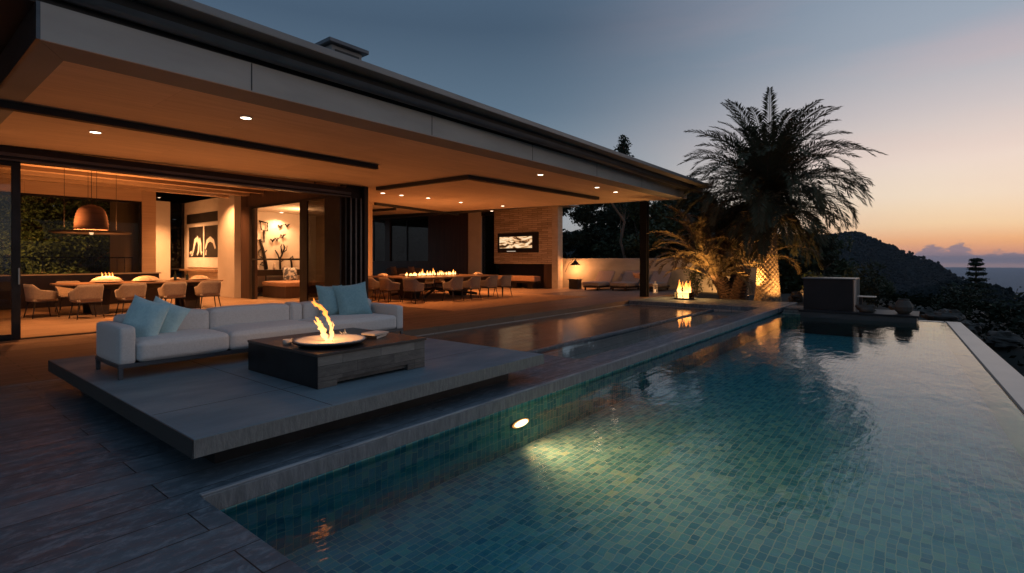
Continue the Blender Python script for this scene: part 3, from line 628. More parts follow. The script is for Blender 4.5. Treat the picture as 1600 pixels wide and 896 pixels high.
# lounge room shell
MB().prism([(9.101, 21.2), (13.0, 21.2), (13.0, 21.4), (9.101, 21.4)], .01, 3.968).build('lounge_wall', M_plaster, V)
MB().prism([(9.28, 13.72), (12.5, 17.3), (12.5, 21.2), (12.62, 21.2), (12.62, 17.25), (9.4, 13.70)], .01, zc(10) - .004).build('lounge_side_wall', M_beamwood, V)
MB().prism([(9.1, 13.75), (9.3, 13.75), (12.49, 17.3), (12.49, 21.19), (9.1, 21.19)], 3.40, 3.45).build('lounge_ceiling', M_plaster, V)
# far side of the open zone
MB().box(21.5, 14.68, 1.23, 22.0, 18.50, 4.13).build('stone_chimney', M_stone, V); MB().box(21.48, 14.32, .0, 21.9, 14.679, 4.13).build('chimney_lit_side', M_stonelight, V)  # pale front strip stands in for the chimney's lit side face
MB().box(21.95, 14.68, .0, 22.0, 18.50, 1.228).build('hearth_recess', M_cab, V)
MB().box(21.52, 14.682, .0, 21.9, 15.2, 1.228).build('hearth_side', M_brownwall, V)
MB().box(21.6, 19.55, .0, 21.95, 20.55, 4.13).build('lit_pier', M_plaster, V)
MB().box(21.55, 18.51, .0, 21.75, 19.54, .55).build('low_wall', M_brownwall, V)
MB().box(21.55, 20.56, .0, 21.75, 23.9, 4.13).build('panelled_wall', M_brownwall, V, bevel=.01)
MB().box(21.55, 23.9, .0, 21.75, 31, 1.35).box(21.55, 27.6, 1.35, 21.75, 28.1, 4.13).build('far_wall', M_brownwall, V)
MB().box(21.6, 18.51, 3.9, 21.7, 19.54, 4.13).build('window_head', M_black, V); fw = MB().box(21.6, 23.92, 4.0, 21.7, 31, 4.13)
for y in (25.9, 29.4): fw.box(21.6, y, 1.36, 21.7, y + .09, 4.001)
fwo = fw.build('window', M_black, V); MB().box(21.645, 18.52, .56, 21.655, 19.53, 3.9).build('pane', M_darkglass, fwo); MB().box(21.645, 23.95, 1.36, 21.655, 30.9, 4.0).build('pane', M_darkglass, fwo)
# slim steel column
MB().box(18.95, 8.52, 0, 19.02, 8.80, zc(19) - .014).box(19.12, 8.52, 0, 19.19, 8.80, zc(19) - .014).box(19.02, 8.60, 0.0, 19.12, 8.72, zc(19) - .014).build('column', basic('matt black steel', (.008, .008, .009), (.006, .006, .007), .9, spec=.1), V, bevel=.006)

# garden wall
gw = MB().prism([(22.51, 15.1), (24.2, 10.8), (25.1, 6.0), (25.4, 6.0), (24.5, 10.9), (22.8, 15.2)], -.2, 1.52)
tag(gw.build('garden_wall', M_wall, origin=(24, 11, 0), bevel=.01), 'plain rendered garden wall behind the loungers and the fire bowl', 'wall')

# ------------------------------------------------------------------ downlights
M_dl = emis('downlight lens', (1, .78, .55), 9)
dls = [(3.45, 7.72, 'largest and nearest canopy downlight above the sofa'), (2.30, 10.4, 'leftmost canopy downlight near the sliding glass'),
       (10.75, 7.70, 'canopy downlight near the front edge, left of a close pair'), (14.0, 7.90, 'left one of the close pair of downlights at the far canopy end'), (15.5, 8.05, 'right one of the close pair of downlights at the far canopy end'),
       (10.5, 13.8, 'leftmost small downlight above the fire dining table'), (11.3, 13.85, 'second small downlight from the black pillar'), (12.5, 13.85, 'third small downlight from the black pillar'),
       (14.4, 14.1, 'fourth small downlight from the black pillar'), (16.7, 13.9, 'small downlight closest to the stone chimney'), (18.3, 15.9, 'small added downlight brightening the stone chimney face')]  # the last one is added to brighten the stone chimney
for i, (x, y, lb) in enumerate(dls):
    z = zc(x)
    t = thing('downlight', 'round ' + lb, 'ceiling light', (x, y, z - .02), group='recessed downlights in the canopy ceiling')
    MB().lathe([(.086, -.002), (.086, -.016), (.072, -.016), (.072, -.002)], (x, y, z), 20).build('trim_ring', M_white, t, smooth=True)
    MB().lathe([(.0, -.012), (.071, -.012)], (x, y, z), 20).build('lens', M_dl, t)
    light('SPOT', (x, y, z - .03), (14 if i < 5 else (1150 if i == 10 else 200)), parent=t, size=.05, spot=115, blend=.8, target=(x, y, 0))
# dining room downlights (above table, between the beams); alcove one added to light its wall
for i, (x, y) in enumerate([(2.2, 14.7), (5.2, 14.7), (7.9, 16.9), (7.9, 20.3), (7.4, 24.2)]):
    lb = ['round downlight between the dining room beams nearest the glass door', 'round downlight between the beams over the near row of chairs', 'round downlight between the beams close to the lounge doorway', 'round downlight close to the lit pier beside the artwork', 'round added downlight brightening the alcove in front of the artwork'][i]
    t = thing('downlight', lb, 'ceiling light', (x, y, 3.96), group='recessed downlights in the dining room')
    MB().lathe([(.062, .008), (.062, -.012), (.052, -.012), (.052, .008)], (x, y, 3.96), 20).build('trim_ring', M_white, t, smooth=True)
    MB().lathe([(.0, -.005), (.051, -.005)], (x, y, 3.96), 20).build('lens', M_dl, t)
    light('SPOT', (x, y, 3.94), (1700 if y > 23 else 850), (1, .44, .17), parent=t, size=.05, spot=120, blend=.8, target=(x, y, 0))
light('POINT', (7.6, 23.6, 2.3), 70, (1, .44, .17), t, size=.3)  # unseen fill added to brighten the alcove
t = thing('downlight', 'wall washing downlight in the lounge room above the branch sculpture', 'ceiling light', (10.7, 20.75, 3.39))
MB().lathe([(.10, .005), (.10, -.014), (.085, -.014), (.085, .005)], (10.7, 20.75, 3.39), 20).build('trim_ring', M_white, t, smooth=True)
MB().lathe([(.0, -.008), (.084, -.008)], (10.7, 20.75, 3.39), 20).build('lens', M_dl, t)
light('SPOT', (10.7, 20.75, 3.36), 300, (1, .52, .24), parent=t, size=.05, spot=130, blend=.7, target=(10.7, 20.9, 0))
light('POINT', (10.6, 18.8, 2.9), 200, (1, .50, .22), parent=t, size=.25)  # unseen fill added to brighten the lounge room

# ------------------------------------------------------------------ platform, sofa, fire table
PT = thing('raised_platform', 'low floating grey slab platform carrying the sofa and the fire table', 'platform', (1.3, 3.65, 0))
MB().box(1.31, 3.66, .178, 5.17, 7.84, .30).build('slab', M_concrete, PT, bevel=.006)
MB().box(1.309, 3.652, .180, 5.175, 3.659, .296).build('rough_front_edge', basic('streaked slab face', (.225, .212, .198), (.165, .156, .147), .85, scale=(40, 40, 9), bump=.5, bscale=(70, 70, 30)), PT)
MB().box(1.302, 3.655, .179, 1.309, 7.84, .299).build('side_shade_sheet', M_dark, PT)  # dark sheet laid over the left face, its shade put into the colour
jb = MB().box(2.30, 3.67, .3, 2.308, 7.83, .3008).box(1.32, 4.47, .3, 2.298, 4.476, .3008).box(2.31, 4.47, .3, 5.16, 4.478, .3008).box(3.75, 4.48, .3, 3.757, 7.83, .3008)
jb.build('slab_joint', M_dark, PT)
MB().box(1.55, 3.95, .0, 4.85, 7.5, .178).build('recessed_base', M_black, PT)

SF = thing('sofa', 'long light grey modular sofa on thin metal legs on the platform', 'sofa', (1.5, 6.0, .3))
rbox(1.50, 5.99, .44, 1.645, 6.80, .80, .008, 8, .03).build('armrest', M_fabric, SF, smooth=True)
rbox(4.80, 5.99, .44, 4.93, 6.80, .78, .008, 8, .03).build('armrest', M_fabric, SF, smooth=True)
for a, b in ((1.65, 2.50), (2.505, 3.60), (3.605, 4.795)):
    rbox(a, 5.965, .45, b, 6.62, .645, .030, 22, .045, ).build('seat_cushion', M_fabric, SF, smooth=True)
for a, b in ((1.65, 2.52), (2.53, 3.50), (3.51, 3.68), (3.70, 4.795)):
    rbox(a, 6.56, .60, b, 6.80, .86, .02, 18, .04).build('back_cushion', M_fabric, SF, smooth=True)
MB().box(1.5, 6.0, .405, 4.93, 6.80, .445).box(1.65, 6.77, .44, 4.8, 6.80, .62).build('frame', M_grey, SF, bevel=.004)
for x, y in ((1.505, 6.0), (4.89, 6.0), (1.505, 6.765), (4.89, 6.765)):
    MB().box(x, y, .3, x + .035, y + .035, .405).build('leg', M_grey, SF, bevel=.003)
tag(pillow(.46, .17, (1.80, 6.33, .82), (radians(-16), radians(12), radians(-62)), 1).build('cushion', M_teal, origin=(1.80, 6.33, .7), smooth=True), 'pale blue cushion leaning on the left armrest of the sofa', 'cushion', 'blue cushions on the sofa')
tag(pillow(.42, .15, (2.00, 6.42, .80), (radians(-20), radians(20), radians(-52)), 2).build('cushion', M_teal, origin=(2.0, 6.4, .7), smooth=True), 'pale blue cushion leaning against the one at the left armrest', 'cushion', 'blue cushions on the sofa')
tag(pillow(.46, .15, (4.10, 6.55, .87), (radians(-14), radians(2), radians(8)), 3).build('cushion', M_teald, origin=(4.1, 6.55, .7), smooth=True), 'deeper blue cushion at the back, partly hidden behind another', 'cushion', 'blue cushions on the sofa')
tag(pillow(.50, .16, (4.36, 6.42, .87), (radians(-18), radians(-5), radians(-10)), 4).build('cushion', M_teald, origin=(4.4, 6.4, .7), smooth=True), 'deeper blue square cushion in front at the right end of the sofa', 'cushion', 'blue cushions on the sofa')

FT = thing('fire_table', 'low square fire table clad in patchwork blocks with a black side and burning flame', 'table', (2.5, 4.2, .3))
MB().box(2.505, 4.215, .36, 3.755, 5.53, .585).box(2.505, 4.215, .3, 2.70, 4.5, .359).box(3.52, 4.215, .302, 3.755, 4.5, .359).box(2.701, 4.235, .325, 3.519, 4.5, .359).box(2.505, 5.2, .3, 3.755, 5.53, .359).build('body', M_patch, FT, bevel=.004)
MB().box(2.496, 4.212, .302, 2.503, 5.53, .585).build('black_side_panel', M_black, FT)
MB().box(2.49, 4.20, .586, 3.77, 5.54, .612).build('tabletop', basic('charred timber top', (.04, .03, .027), (.06, .042, .036), .3, scale=(2, 14, 14), bump=.15), FT, bevel=.004)
bx, by = 2.88, 4.62
bo = MB().lathe([(.0, .612), (.20, .612), (.24, .625), (.335, .660), (.335, .668), (.30, .664), (.16, .648), (0, .645)], (bx, by, 0), 48).build('fire_bowl', M_bowl, FT, smooth=True)
MB().lathe([(.27, .613), (.345, .645), (.35, .655), (.338, .660), (.30, .640)], (bx, by, 0), 48).build('bowl_rim_band', M_black, bo, smooth=True)
def sc(dx, z, dd=0):  # point near bowl: dx along the line across the view, dd deeper
    return (2.86 + dx * .6259 + dd * .78, 4.63 - dx * .78 + dd * .6259, z)
fl = MB()
flame_tongue(fl, [sc(-.015, .65), sc(-.04, .71, .01), sc(-.065, .78), sc(-.095, .84, .01), sc(-.125, .885)], [.028, .034, .030, .022, .003], 1)
flame_tongue(fl, [sc(.03, .65), sc(.035, .72), sc(.03, .79, .01), sc(.0, .86), sc(-.035, .93, .01), (sc(-.075, .985)), sc(-.125, 1.005), sc(-.165, 1.04)], [.024, .028, .020, .024, .032, .040, .030, .003], 2, 30)
flame_tongue(fl, [sc(-.10, .985), sc(-.135, 1.03), sc(-.14, 1.075)], [.02, .016, .002], 3, 10)
flame_tongue(fl, [sc(.03, .74), sc(.055, .79), sc(.045, .84)], [.018, .014, .002], 4, 10)
flame_tongue(fl, [sc(-.08, .80), sc(-.11, .815), sc(-.14, .85)], [.018, .014, .002], 5, 10)
fo = fl.build('flame', M_flame2, FT, smooth=True)
light('POINT', sc(.0, .86), 13, (1, .5, .18), FT, size=.06)
# things on the fire table
cup = MB().lathe([(0, .0), (.035, .0), (.042, .05), (.038, .05), (.032, .006), (0, .006)], (2.60, 4.93, .613), 20).tube([(2.63, 4.96, .65), (2.68, 4.99, .655), (2.68, 4.99, .63), (2.635, 4.96, .625)], .005, 6)
tag(cup.build('cup', M_bowl, origin=(2.6, 4.93, .613), smooth=True), 'small pale cup left of the fire bowl', 'cup')
sh = MB(); 
for k in range(9):
    a = -pi / 2 + pi * k / 8; r = .085 if k % 2 == 0 else .055
    sh.add([(3.20, 4.86, .614), (3.20 + cos(a + .2) * .03, 4.86 + sin(a + .2) * .03, .614), (3.20 + .6259 * sin(a) * r, 4.86 - .78 * sin(a) * r, .63 + abs(cos(a)) * r), (3.20 + cos(a - .2) * .03, 4.86 + sin(a - .2) * .03, .620)], [(0, 1, 2), (0, 2, 3), (0, 3, 1), (1, 3, 2)])
tag(sh.build('seashell', M_white, origin=(3.2, 4.86, .614)), 'pale spiky shell standing behind the fire bowl', 'ornament')
def book(name, x, y, z, w, d, h, rot, m, label):
    R = Matrix.Rotation(rot, 3, 'Z'); t = thing(name, label, 'book' if name == 'book' else 'magazine', (x, y, z), 'reading matter on the fire table', rot)
    t['_o'] = (0, 0, 0)
    MB().box(-w / 2, -d / 2, 0, w / 2, d / 2, h * .12).box(-w / 2, -d / 2, h * .88, w / 2, d / 2, h).box(-w / 2, -d / 2, h * .121, -w / 2 + .004, d / 2, h * .879).build('cover', m, t)
    MB().box(-w / 2 + .005, -d / 2 + .005, h * .121, w / 2 - .005, d / 2 - .006, h * .879).build('page_block', M_pagewhite, t)
    return t
book('book', 3.42, 4.66, .613, .27, .20, .035, .5, M_artblack, 'thick black book lying at the bottom of the pile on the fire table')
book('book', 3.44, 4.65, .6485, .24, .18, .018, .25, M_bowl, 'thin pale covered book lying on top of the black one')
book('magazine', 3.30, 4.78, .613, .26, .20, .010, 1.0, M_paper, 'open dark magazine with white strips beside the books')

# ------------------------------------------------------------------ dining chairs
def make_chair(label):
    t = thing('dining_chair', label, 'chair', (0, 0, 0))
    # faces +Y ; shell wraps back and sides
    n = 28; vs = []; fs = []; pts = []
    for i in range(n + 1):
        u = -1 + 2 * i / n; a = u * pi * .5
        # superellipse plan U
        cx = math.copysign(abs(sin(a)) ** .55, a) * .28; cy = -.27 * (abs(cos(a)) ** .75)
        if abs(u) > .86: cy = .0 + (abs(u) - .86) / .14 * .20; cx = math.copysign(.28, u)
        top = .84 - .20 * max(0, (abs(u) - .42) / .58) ** 1.3
        pts.append((cx, cy, top))
    rows = 5
    for side in (0, 1):
        for (cx, cy, top) in pts:
            for r in range(rows + 1):
                s = r / rows; z = .43 + (top - .43) * s; k = (1 + .10 * s) * (1 if side == 0 else .90)
                vs.append((cx * k, cy * k - (.02 * s if cy < 0 else 0), z))
    m = rows + 1; off = (n + 1) * m
    for i in range(n):
        for r in range(rows):
            fs.append((i * m + r, (i + 1) * m + r, (i + 1) * m + r + 1, i * m + r + 1)); fs.append((off + i * m + r, off + i * m + r + 1, off + (i + 1) * m + r + 1, off + (i + 1) * m + r))
        fs.append((i * m + rows, (i + 1) * m + rows, off + (i + 1) * m + rows, off + i * m + rows)); fs.append((i * m, off + i * m, off + (i + 1) * m, (i + 1) * m))
    for i in (0, n):
        for r in range(rows): fs.append((i * m + r, i * m + r + 1, off + i * m + r + 1, off + i * m + r))
    MB().add(vs, fs).build('backrest', M_chair, t, smooth=True)
    rbox(-.255, -.24, .40, .255, .26, .475, .012, 8, .03).build('seat', M_chair, t, smooth=True)
    MB().box(-.25, -.22, .385, .25, .22, .405).build('seat_frame', M_chairleg, t)
    for sx in (-1, 1):
        for sy in (-1, 1):
            MB().tube([(sx * .21, sy * .19, .40), (sx * .27, sy * .26, 0)], [.018, .011], 8).build('leg', M_chairleg, t, smooth=True)
    return t
first = [None]
def chair(x, y, rz, label, group):
    if first[0] is None: first[0] = t = make_chair(label)
    else: t = copy_tree(first[0])
    t.location = (x, y, .006); t.rotation_euler = (0, 0, rz); t['label'] = label; t['group'] = group; t['category'] = 'chair'
G1 = 'chairs around the dining table indoors'; G2 = 'chairs around the fire dining table'
chair(3.40, 16.15, .10, 'tub chair nearest the sliding glass in the near row of the indoor table', G1)
chair(4.33, 16.2, 0, 'second tub chair from the left in the near row of the indoor table', G1)
chair(5.28, 16.2, -.06, 'third tub chair from the left in the near row of the indoor table', G1)
chair(6.18, 16.2, -.10, 'rightmost tub chair in the near row of the indoor table, by the lounge doorway', G1)
chair(2.75, 17.3, -pi / 2 + .15, 'tub chair alone at the left end of the indoor table', G1)
chair(3.55, 18.6, pi, 'tub chair across the indoor table before the dark cabinet, seen by its top edge', G1)
chair(6.35, 18.6, pi, 'tub chair across the indoor table in front of the framed artwork', G1)
chair(12.75, 12.85, .0, 'leftmost tub chair in the front row of the fire dining table', G2)
chair(13.65, 12.85, .05, 'second tub chair in the front row of the fire dining table', G2)
chair(14.60, 12.85, 0, 'third tub chair in the front row of the fire dining table', G2)
chair(15.55, 12.95, -.1, 'rightmost tub chair in the front row of the fire dining table, towards the chimney', G2)
chair(11.35, 13.30, -pi / 2 + .25, 'tub chair at the near left corner of the fire dining table', G2)
chair(11.15, 14.30, -pi / 2, 'middle tub chair on the left side of the fire dining table', G2)
chair(11.15, 15.15, -pi / 2, 'tub chair on the left side of the fire dining table closest to the black pillar', G2)
chair(14.2, 17.0, pi, 'left tub chair of the three across the fire dining table', G2)
chair(15.2, 17.0, pi, 'middle tub chair of the three across the fire dining table', G2)
chair(16.2, 17.0, pi, 'right tub chair of the three across the fire dining table', G2)

# indoor dining table
T1 = thing('dining_table', 'long dark oval dining table on splayed legs in the room behind the sofa', 'table', (4.9, 17.35, 0))
def slab(x0, x1, y0, y1, z0, z1, r, p=.5):
    pl = []
    cx, cy, hx, hy = (x0 + x1) / 2, (y0 + y1) / 2, (x1 - x0) / 2, (y1 - y0) / 2
    for k in range(64):
        a = 2 * pi * k / 64; pl.append((cx + math.copysign(abs(cos(a)) ** r, cos(a)) * hx, cy + math.copysign(abs(sin(a)) ** p, sin(a)) * hy))
    return pl
pl = slab(2.95, 6.95, 16.65, 18.1, 0, 0, .35, .55)
MB().prism(pl, .79, .83).build('tabletop', M_tabletop, T1, bevel=.008)
n_ = len(pl); inn = [(4.95 + (x - 4.95) * .72, 17.37 + (y - 17.37) * .55) for x, y in pl]
MB().add([(x, y, .789) for x, y in pl] + [(x, y, .66) for x, y in inn], [(i, (i + 1) % n_, n_ + (i + 1) % n_, n_ + i) for i in range(n_)] + [tuple(range(n_, 2 * n_))]).build('table_apron', M_chairleg, T1, smooth=True)
for x in (3.85, 6.05):
    for s in (-1, 1):
        MB().add([(x - .28, 17.37 + s * .12, .70), (x + .28, 17.37 + s * .12, .70), (x + .28, 17.37 + s * .22, .70), (x - .28, 17.37 + s * .22, .70), (x - .17, 17.37 + s * .40, .006), (x + .17, 17.37 + s * .40, .006), (x + .17, 17.37 + s * .47, .006), (x - .17, 17.37 + s * .47, .006)],
                 [(0, 1, 2, 3), (7, 6, 5, 4), (0, 4, 5, 1), (1, 5, 6, 2), (2, 6, 7, 3), (3, 7, 4, 0)]).build('leg', M_chairleg, T1)
def dish(x, y, z, r, label, flame=False, lump=True, cat='dish'):
    t = thing('serving_dish', label, cat, (x, y, z), 'dishes laid on the tables')
    MB().lathe([(0, .001), (r * .5, .001), (r, .035), (r, .045), (r * .6, .022), (0, .016)], (x, y, z), 28).build('plate', M_bowl, t, smooth=True)
    if lump:
        vs = []; fs = []
        for i in range(6):
            for k in range(16):
                a = 2 * pi * k / 16; ph = i / 5 * pi / 2; rr = r * .85 * cos(ph) * (1 + .15 * mn.noise(Vector((cos(a) * 2 + x, sin(a) * 2 + y, i * .5))))
                vs.append((x + rr * cos(a) * 1.1, y + rr * sin(a) * .8, z + .03 + r * .42 * sin(ph)))
        fs = [(i * 16 + k, i * 16 + (k + 1) % 16, (i + 1) * 16 + (k + 1) % 16, (i + 1) * 16 + k) for i in range(5) for k in range(16)]
        MB().add(vs, fs).build('bread', M_food, t, smooth=True)
    if flame:
        f = MB()
        for dx in (-.09, -.02, .05, .11): flame_tongue(f, [(x + dx, y - dx * .6, z + r * .35), (x + dx, y - dx * .6, z + r * .35 + .09), (x + dx - .02, y - dx * .6, z + r * .35 + .16)], [.022, .028, .003], dx * 99, 9)
        f.build('flame', M_flame, t, smooth=True); light('POINT', (x, y, z + .55), 120, parent=t, size=.12)
    return t
dish(4.05, 17.2, .83, .36, 'wide dish with small burning flames on the indoor dining table', True)
dish(4.95, 17.2, .83, .33, 'dish heaped with bread in the middle of the indoor dining table')
dish(6.35, 17.3, .83, .28, 'dish heaped with bread at the right end of the indoor dining table')
dish(5.85, 17.75, .83, .15, 'small dish of bread beside the dark bottle on the indoor dining table')
def bottle(x, y, z, label):
    tag(MB().lathe([(0, 0), (.038, 0), (.04, .01), (.04, .15), (.014, .20), (.013, .27), (0, .27)], (x, y, z), 18).build('bottle', basic('dark bottle glass', (.015, .02, .012), None, .1), origin=(x, y, z), smooth=True), label, 'bottle', 'bottles on the indoor dining table')
bottle(5.75, 17.45, .83, 'dark glass bottle left of the two on the indoor dining table'); bottle(6.12, 17.6, .83, 'dark glass bottle right of the two on the indoor dining table')

# pendant
pz = 2.14; px_, py_ = 3.74, 17.3
PD = thing('pendant_lamp', 'large copper dome pendant lamp with a wide flat brim above the indoor table', 'lamp', (px_, py_, 3.9))
pr = [(.365, .10), (.37, .12)]
for k in range(21):
    a = pi / 2 * k / 20; z = .12 + .62 * sin(a); r = .36 * cos(a) ** .50
    pr.append((max(r, .09) + (.010 if k % 2 else 0), z))
pr += [(.10, .76), (.0, .78)]
MB().lathe(pr, (px_, py_, pz), 40).build('dome_shade', M_copper, PD, smooth=True)
MB().lathe([(.35, .085), (.86, .045), (.86, .015), (.78, .0), (.35, .03)], (px_, py_, pz), 48).build('brim', M_chairleg, PD, smooth=True)
MB().lathe([(.03, -.03), (.05, .02), (.04, .06)], (px_, py_, pz), 20).build('bulb', emis('pendant bulb', (1, .6, .3), 1.2), PD, smooth=True)
cb_ = MB().tube([(px_, py_, pz + .77), (px_, py_, 3.95)], .008, 6)
for (dx, dy) in ((-.60, -.25), (.60, .25), (-.05, .1), (.09, -.1)): cb_.tube([(px_ + dx, py_ + dy, pz + .05), (px_ + dx, py_ + dy, 3.95)], .006, 6)
cb_.build('suspension_rod', M_chairleg, PD)
light('POINT', (px_, py_, pz - .12), 230, parent=PD, size=.12)
for sx in (-.80, .80):
    l_ = light('AREA', (px_ + sx, py_ + sx * .2, pz + .12), 75, parent=PD, size=.35, target=(px_ + sx, py_ + sx * .2, 9))  # unseen uplights added above the brim to brighten the dining ceiling

# cabinet + counter
CB = thing('sideboard', 'long low dark cabinet with a pale stone top under the dining room window', 'cabinet', (2, 21, 0))
MB().box(.2, 20.75, .01, 6.35, 21.29, .97).build('carcass', M_cab, CB); MB().box(.15, 20.70, .971, 6.4, 21.29, 1.01).build('worktop', M_cabtop, CB, bevel=.004)
h = MB()
for x in (1.7, 3.2, 4.7, 6.0): h.box(x, 20.742, .05, x + .012, 20.749, .94)
h.build('door_gap', M_artblack, CB)
CN = thing('kitchen_counter', 'pale timber counter block at the far left behind the glass', 'counter', (-.6, 19, 0))
MB().box(-3.0, 18.9, .01, .55, 19.6, .98).build('carcass', M_wood, CN, bevel=.01); MB().box(-3.05, 18.85, .981, .6, 19.65, 1.02).build('worktop', M_cabtop, CN, bevel=.004)
# artwork on art wall (X = 8.9, facing -X)
AR = thing('framed_artwork', 'pale framed pair of black panels with white abstract shapes on the dining room wall', 'picture', (8.88, 23.8, 1.1))
MB().box(8.86, 22.25, 1.12, 8.884, 25.50, 2.98).build('mount', M_white, AR, bevel=.004)
MB().box(8.850, 23.75, 1.55, 8.859, 25.25, 2.85).box(8.850, 22.3, 1.55, 8.859, 23.6, 2.85).build('black_panel', M_artblack, AR)
def blob(pts, x, w):
    mb = MB(); mb.tube([(x, a, b) for a, b in pts], w, 8, .3); return mb
ab = MB()
ab.tube([(8.846, 24.9, 1.62), (8.846, 24.75, 1.85), (8.846, 24.55, 2.25), (8.846, 24.3, 2.35), (8.846, 24.15, 2.1), (8.846, 24.2, 1.8), (8.846, 24.35, 1.65)], [.05, .07, .11, .13, .10, .08, .05], 8)
ab.tube([(8.846, 24.1, 2.35), (8.846, 23.95, 2.1), (8.846, 23.95, 1.8), (8.846, 23.85, 1.7)], [.08, .07, .06, .10], 8)
ab.tube([(8.846, 25.15, 1.72), (8.846, 24.95, 1.78), (8.846, 24.8, 1.68), (8.846, 25.0, 1.62)], [.06, .06, .05, .04], 8)
ab.tube([(8.846, 23.5, 1.9), (8.846, 23.3, 2.2), (8.846, 23.0, 2.3), (8.846, 22.7, 2.2), (8.846, 22.5, 1.9)], [.05, .09, .11, .09, .06], 8)
ab.tube([(8.846, 23.45, 1.65), (8.846, 23.40, 1.85)], [.05, .03], 8)
for i, v in enumerate(ab.v): ab.v[i] = (8.8495 - max(0, min(.008, (8.8495 - v[0]) * .05)), v[1], v[2])
ab.build('painted_shape', M_white, AR)

# lounge room contents
BR = thing('branch_sculpture', 'dark wrought branch and bird sculpture mounted on the cream lounge wall', 'sculpture', (10.4, 21.15, 1.1))
br = MB()
def w(pts, r=.016): br.tube([(x + .12, 21.16 - .02 * i % .06, z) for i, (x, z) in enumerate(pts)], [1.25 * r * (1.2 - .5 * i / max(1, len(pts) - 1)) for i in range(len(pts))], 6)
w([(9.86, 3.02), (10.2, 2.95), (10.18, 2.62), (9.95, 2.66), (9.9, 3.0)], .022); w([(10.06, 2.64), (10.05, 2.15), (9.9, 2.2)], .02)
w([(10.15, 1.05), (10.08, 1.5), (9.98, 1.9), (9.88, 2.28)], .05); w([(10.05, 1.7), (10.18, 1.85)], .02); w([(10.0, 1.95), (9.85, 1.8), (9.84, 1.6), (10.02, 1.5)], .02); w([(10.0, 1.35), (9.9, 1.25), (10.02, 1.2)], .02)
w([(10.75, 1.05), (10.72, 1.4), (10.62, 1.65), (10.52, 1.85)], .028); w([(10.72, 1.45), (10.82, 1.7), (10.92, 1.95), (10.88, 2.1)], .024); w([(10.82, 1.7), (10.76, 2.0), (10.80, 2.12)], .02); w([(10.84, 1.75), (11.0, 1.85), (11.02, 2.05)], .016); w([(10.74, 1.35), (10.9, 1.45)], .014)
w([(11.25, 1.05), (11.22, 1.35), (11.15, 1.5), (11.28, 1.6), (11.3, 1.45)], .026)
for (x, z) in ((10.75, 2.85), (10.85, 2.45), (10.42, 2.25), (10.6, 2.3), (11.05, 2.9)):
    keep = br; br = MB(); w([(x - .10, z + .05), (x, z - .04), (x + .10, z + .08)], .018); w([(x - .02, z - .08), (x + .03, z + .06)], .022); br.build('bird', M_artblack, BR, smooth=True); br = keep
br.build('branches', M_artblack, BR, smooth=True)
CT = thing('console_shelf', 'dark console with two shelves along the lounge wall', 'table', (10.3, 20.9, 0))
MB().box(9.15, 20.6, .80, 11.6, 21.15, 1.04).build('top_shelf', M_cab, CT, bevel=.006); MB().box(9.15, 20.6, .16, 11.6, 21.15, .36).build('bottom_shelf', M_cab, CT, bevel=.006)
for x in (10.0, 11.5): MB().box(x, 20.65, .361, x + .03, 20.68, .799).build('leg', M_black, CT)
for x, r, hh, lb in ((9.75, .06, .18, 'slim pale candle holder at the left end of the lounge console'), (10.45, .05, .26, 'glowing pale vase in the middle of the lounge console'), (10.95, .12, .14, 'low rounded bowl near the cushion on the lounge console')):
    tag(MB().lathe([(0, 0), (r, 0), (r * 1.1, hh * .4), (r * .6, hh * .8), (r * .8, hh), (r * .6, hh), (0, hh * .3)], (x, 20.85, 1.041), 20).build('vase', M_bowl, origin=(x, 20.85, 1.041), smooth=True), lb, 'vase')
DB = thing('daybed', 'low boxy brown daybed in the lounge room behind the doorway', 'bed', (10.6, 19.6, 0))
MB().box(9.75, 18.6, .01, 11.3, 20.4, .42).build('base', M_brownwall, DB, bevel=.01); rbox(9.72, 18.58, .42, 11.32, 20.42, .60, .02, 10, .04).build('mattress', M_bench, DB, smooth=True)
tag(pillow(.6, .2, (10.75, 20.15, .86), (radians(-15), 0, radians(-10)), 9).build('cushion', M_paper, origin=(10.75, 20.15, .6), smooth=True), 'grey patterned cushion upright on the lounge daybed', 'cushion')
WH = thing('reflection_prop', 'dark cloth on a timber rail added in place of a reflection in the glass door', 'reflection stand-in', (11.6, 16.5, 1))  # modelled cloth and rail stand in for a reflection in the glass
hd = Vector((12.5 - 9.28, 17.3 - 13.72, 0)).normalized(); hn = Vector((-hd.y, hd.x, 0))
def hp(s, o, z): q = Vector((9.28, 13.72, 0)) + hd * s + hn * o; return (q.x, q.y, z)
MB().tube([hp(1.2, .08, 1.75), hp(2.9, .08, 1.75)], .03, 8).tube([hp(1.25, .08, .55), hp(1.25, .08, 1.85)], .03, 8).tube([hp(2.85, .08, .4), hp(2.85, .08, 1.95)], .03, 8).build('rail', M_wood, WH, smooth=True)
mb = MB(); vs = [hp(1.4 + 1.35 * i / 30, .09 + .03 * sin(i * 1.9), z if z > 1 else .62 + .3 * abs(sin(i * .23 + 1))) for i in range(31) for z in (.6, 1.72)]
mb.add(vs, [(i * 2, i * 2 + 2, i * 2 + 3, i * 2 + 1) for i in range(30)]); mb.build('cloth', M_drape, WH)

